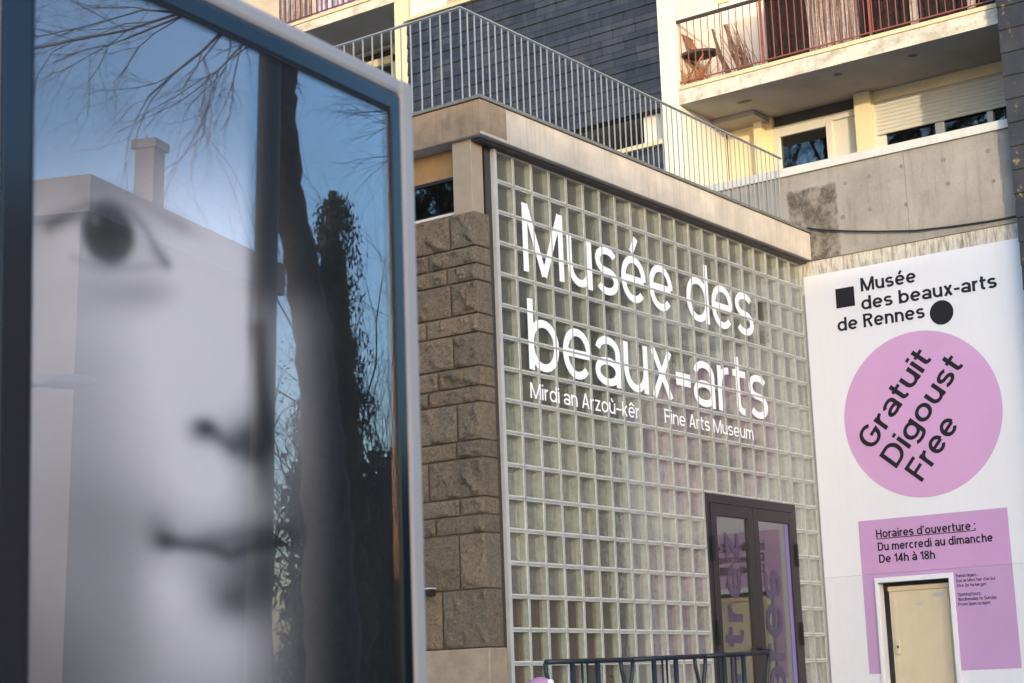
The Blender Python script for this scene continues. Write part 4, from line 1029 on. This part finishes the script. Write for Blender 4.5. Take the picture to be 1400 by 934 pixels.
# droopy conifer
D_ = 27; ctop = refl(458, 262, D_); cbase = refl(490, 700, D_)
cf = thing('dark_conifer', 'dark drooping conifer beyond the leaning tree', 'tree', (float(ctop[0]), float(ctop[1]), 0))
mb = MB(); mb.tube([(ctop[0], ctop[1], 0), ctop], [.3, .03], 8); mb.build('trunk', M['bark'], cf)
mb = MB(); H_ = ctop[2]
ux_, _l = pxdir((430,600),(520,600),D_)
for i in range(760):
    f = random.random()**.8; z = H_-f*(H_-.8); rad_ = .06+.95*f**.75*(.5+.5*abs(math.sin(f*19)))
    a = random.uniform(0, 6.283); rr_ = rad_*random.uniform(.25, 1.0)
    c_ = np.array([ctop[0]+.25*f+rr_*math.cos(a), ctop[1]+rr_*math.sin(a), z])
    out = np.array([math.cos(a), math.sin(a), 0]); L_ = random.uniform(.25, .5)
    for k in range(22):
        t_ = random.random(); q = c_+out*(.22*t_)+np.array([0, 0, -L_*t_*t_])+RNG.normal(0, .045, 3)
        s1 = np.array([random.gauss(0, .35), random.gauss(0, .35), -1]); s1 /= np.linalg.norm(s1); s2 = np.cross(s1, RNG.normal(0, 1, 3)); s2 /= np.linalg.norm(s2)+1e-6
        l_ = random.uniform(.03, .075); mb.quad(q-s1*l_, q-s2*.014, q+s1*l_, q+s2*.014)
core = []; crr = []
for k in range(24):
    f = k/23; core.append((ctop[0]+.25*f+random.gauss(0,.04), ctop[1]+random.gauss(0,.04), H_-f*(H_-.8))); crr.append(max(.02, (.05+.62*f**.75)*random.uniform(.75, 1.15)))
mb.tube(core, crr, 11)
mb.build('crown', M['conifer'], cf)
# twiggy shrubs
def shrub(name, label, px, py, D, hgt, nb, leafy, spread=.3):
    b0 = refl(px, 905, D); b0[2] = 0
    t_ = thing(name, label, 'tree', tuple(b0)); mb = MB()
    for _ in range(nb):
        d_ = np.array([random.gauss(0, .28), random.gauss(0, .28), 1.0]); d_ /= np.linalg.norm(d_)
        branch(mb, b0.copy(), d_, hgt*random.uniform(.6, .95), .06, 3, -.01, spread)
    br_ = mb.build('branches', M['twig'], t_)
    if leafy:
        mb = MB()
        vv_ = np.array(br_.data.vertices[0].co); co = np.empty(len(br_.data.vertices)*3); br_.data.vertices.foreach_get('co', co); co = co.reshape(-1, 3)+b0
        co = co[co[:, 2] > hgt*.25]
        for i in RNG.choice(len(co), leafy):
            q = co[i]+RNG.normal(0, .08, 3); s1 = RNG.normal(0, 1, 3); s1 /= np.linalg.norm(s1); s2 = np.cross(s1, RNG.normal(0, 1, 3)); s2 /= np.linalg.norm(s2)+1e-6
            mb.quad(q-s1*.03, q-s2*.018, q+s1*.03, q+s2*.018)
        mb.build('leaves', M['shrubleaf'], t_)
shrub('small_tree', 'twiggy small tree right of the dark conifer', 545, 0, 30, 6.4, 6, 0, .42)
shrub('small_tree', 'slim leafy shrub between the house and the leaning trunk', 402, 0, 30, 4.6, 4, 4500, .22)
b0 = refl(470, 905, 34); b0[2] = 0
hg = thing('tall_hedge', 'tall dark evergreen hedge closing the street beyond the conifer', 'hedge', tuple(b0)); mb = MB()
hx_, _l = pxdir((380, 800), (600, 800), 34); hx_[2] = 0; hx_ /= np.linalg.norm(hx_)
for i in range(14000):
    q = b0+hx_*random.uniform(-.9, 5.5)+np.array([random.gauss(0,.25), random.gauss(0,.25), 0]); q[2] = 5.6*random.random()**.8+random.gauss(0,.12)
    s1 = RNG.normal(0, 1, 3); s1 /= np.linalg.norm(s1); s2 = np.cross(s1, RNG.normal(0, 1, 3)); s2 /= np.linalg.norm(s2)+1e-6
    mb.quad(q-s1*.12, q-s2*.08, q+s1*.12, q+s2*.08)
mb.build('foliage', M['conifer'], hg)
mb = MB(); mb.obox(b0, hx_, np.array([-hx_[1], hx_[0], 0]), EZ, -.8, 5.4, -.15, .15, 0, 5.0); mb.build('core', M['twig'], hg)
# tall bare tree seen in the upper windows
for (bx, by, hh, lab) in [(-17, 12.4, 27, 'tall bare tree standing west of the museum'), (-12.5, 11.0, 12, 'shorter bare tree near the museum west wall')]:
    random.seed(int(hh)*3); RNG = np.random.default_rng(5)
    tb_ = thing('bare_tree', lab, 'tree', (bx, by, 0)); mb = MB(); p0 = np.array([bx, by, -.1])
    pts = [p0+np.array([.25*math.sin(k*.7), .25*math.cos(k*.9)-.25, hh*.55*k/6]) for k in range(7)]
    mb.tube(pts, [.34-.025*k for k in range(7)], 10); mb.build('trunk', M['bark'], tb_)
    mb = MB()
    for k in range(30):
        q = pts[random.randint(2, 6)]; a = random.uniform(0, 6.283); d_ = np.array([math.cos(a)*.8, math.sin(a)*.8, random.uniform(.4, 1.2)]); d_ /= np.linalg.norm(d_)
        branch(mb, q.copy(), d_, hh*.34, .17, 3, -.01, .42)
    mb.build('branches', M['twig'], tb_)
# unseen row of houses added to the south west, its height set so it keeps the low sun off the lower walls
te = thing('added_sun_blocker', 'unseen grey house row added behind the viewer to block the low sun', 'house', (-20, -24, 0))
sv_ = np.array([math.sin(R(SUN_AZ)), math.cos(R(SUN_AZ)), 0]); pv = np.array([sv_[1], -sv_[0], 0]); o_ = sv_*58
HT = 6.62+(58+3.2)*math.tan(R(SUN_EL))
MB().obox(o_, pv, sv_, EZ, -9.5, 6, 0, 7, 0, HT-.25).build('wall', M['house_wall'], te)
MB().obox(o_, pv, sv_, EZ, -9.8, 6.3, -.3, 7.3, HT-.25, HT).build('roof', M['house_fascia'], te)
for k in range(7):
    for zz in (1.0, 4.2, 7.4):
        w_ = MB().obox(o_, pv, sv_, EZ, -9+k*2.2, -8+k*2.2, -.05, -.002, zz, zz+1.4).build('window', M['white_pvc'], te)
        MB().obox(o_, pv, sv_, EZ, -8.92+k*2.2, -8.08+k*2.2, -.06, -.052, zz+.08, zz+1.32).build('pane', M['win_glass'], w_)
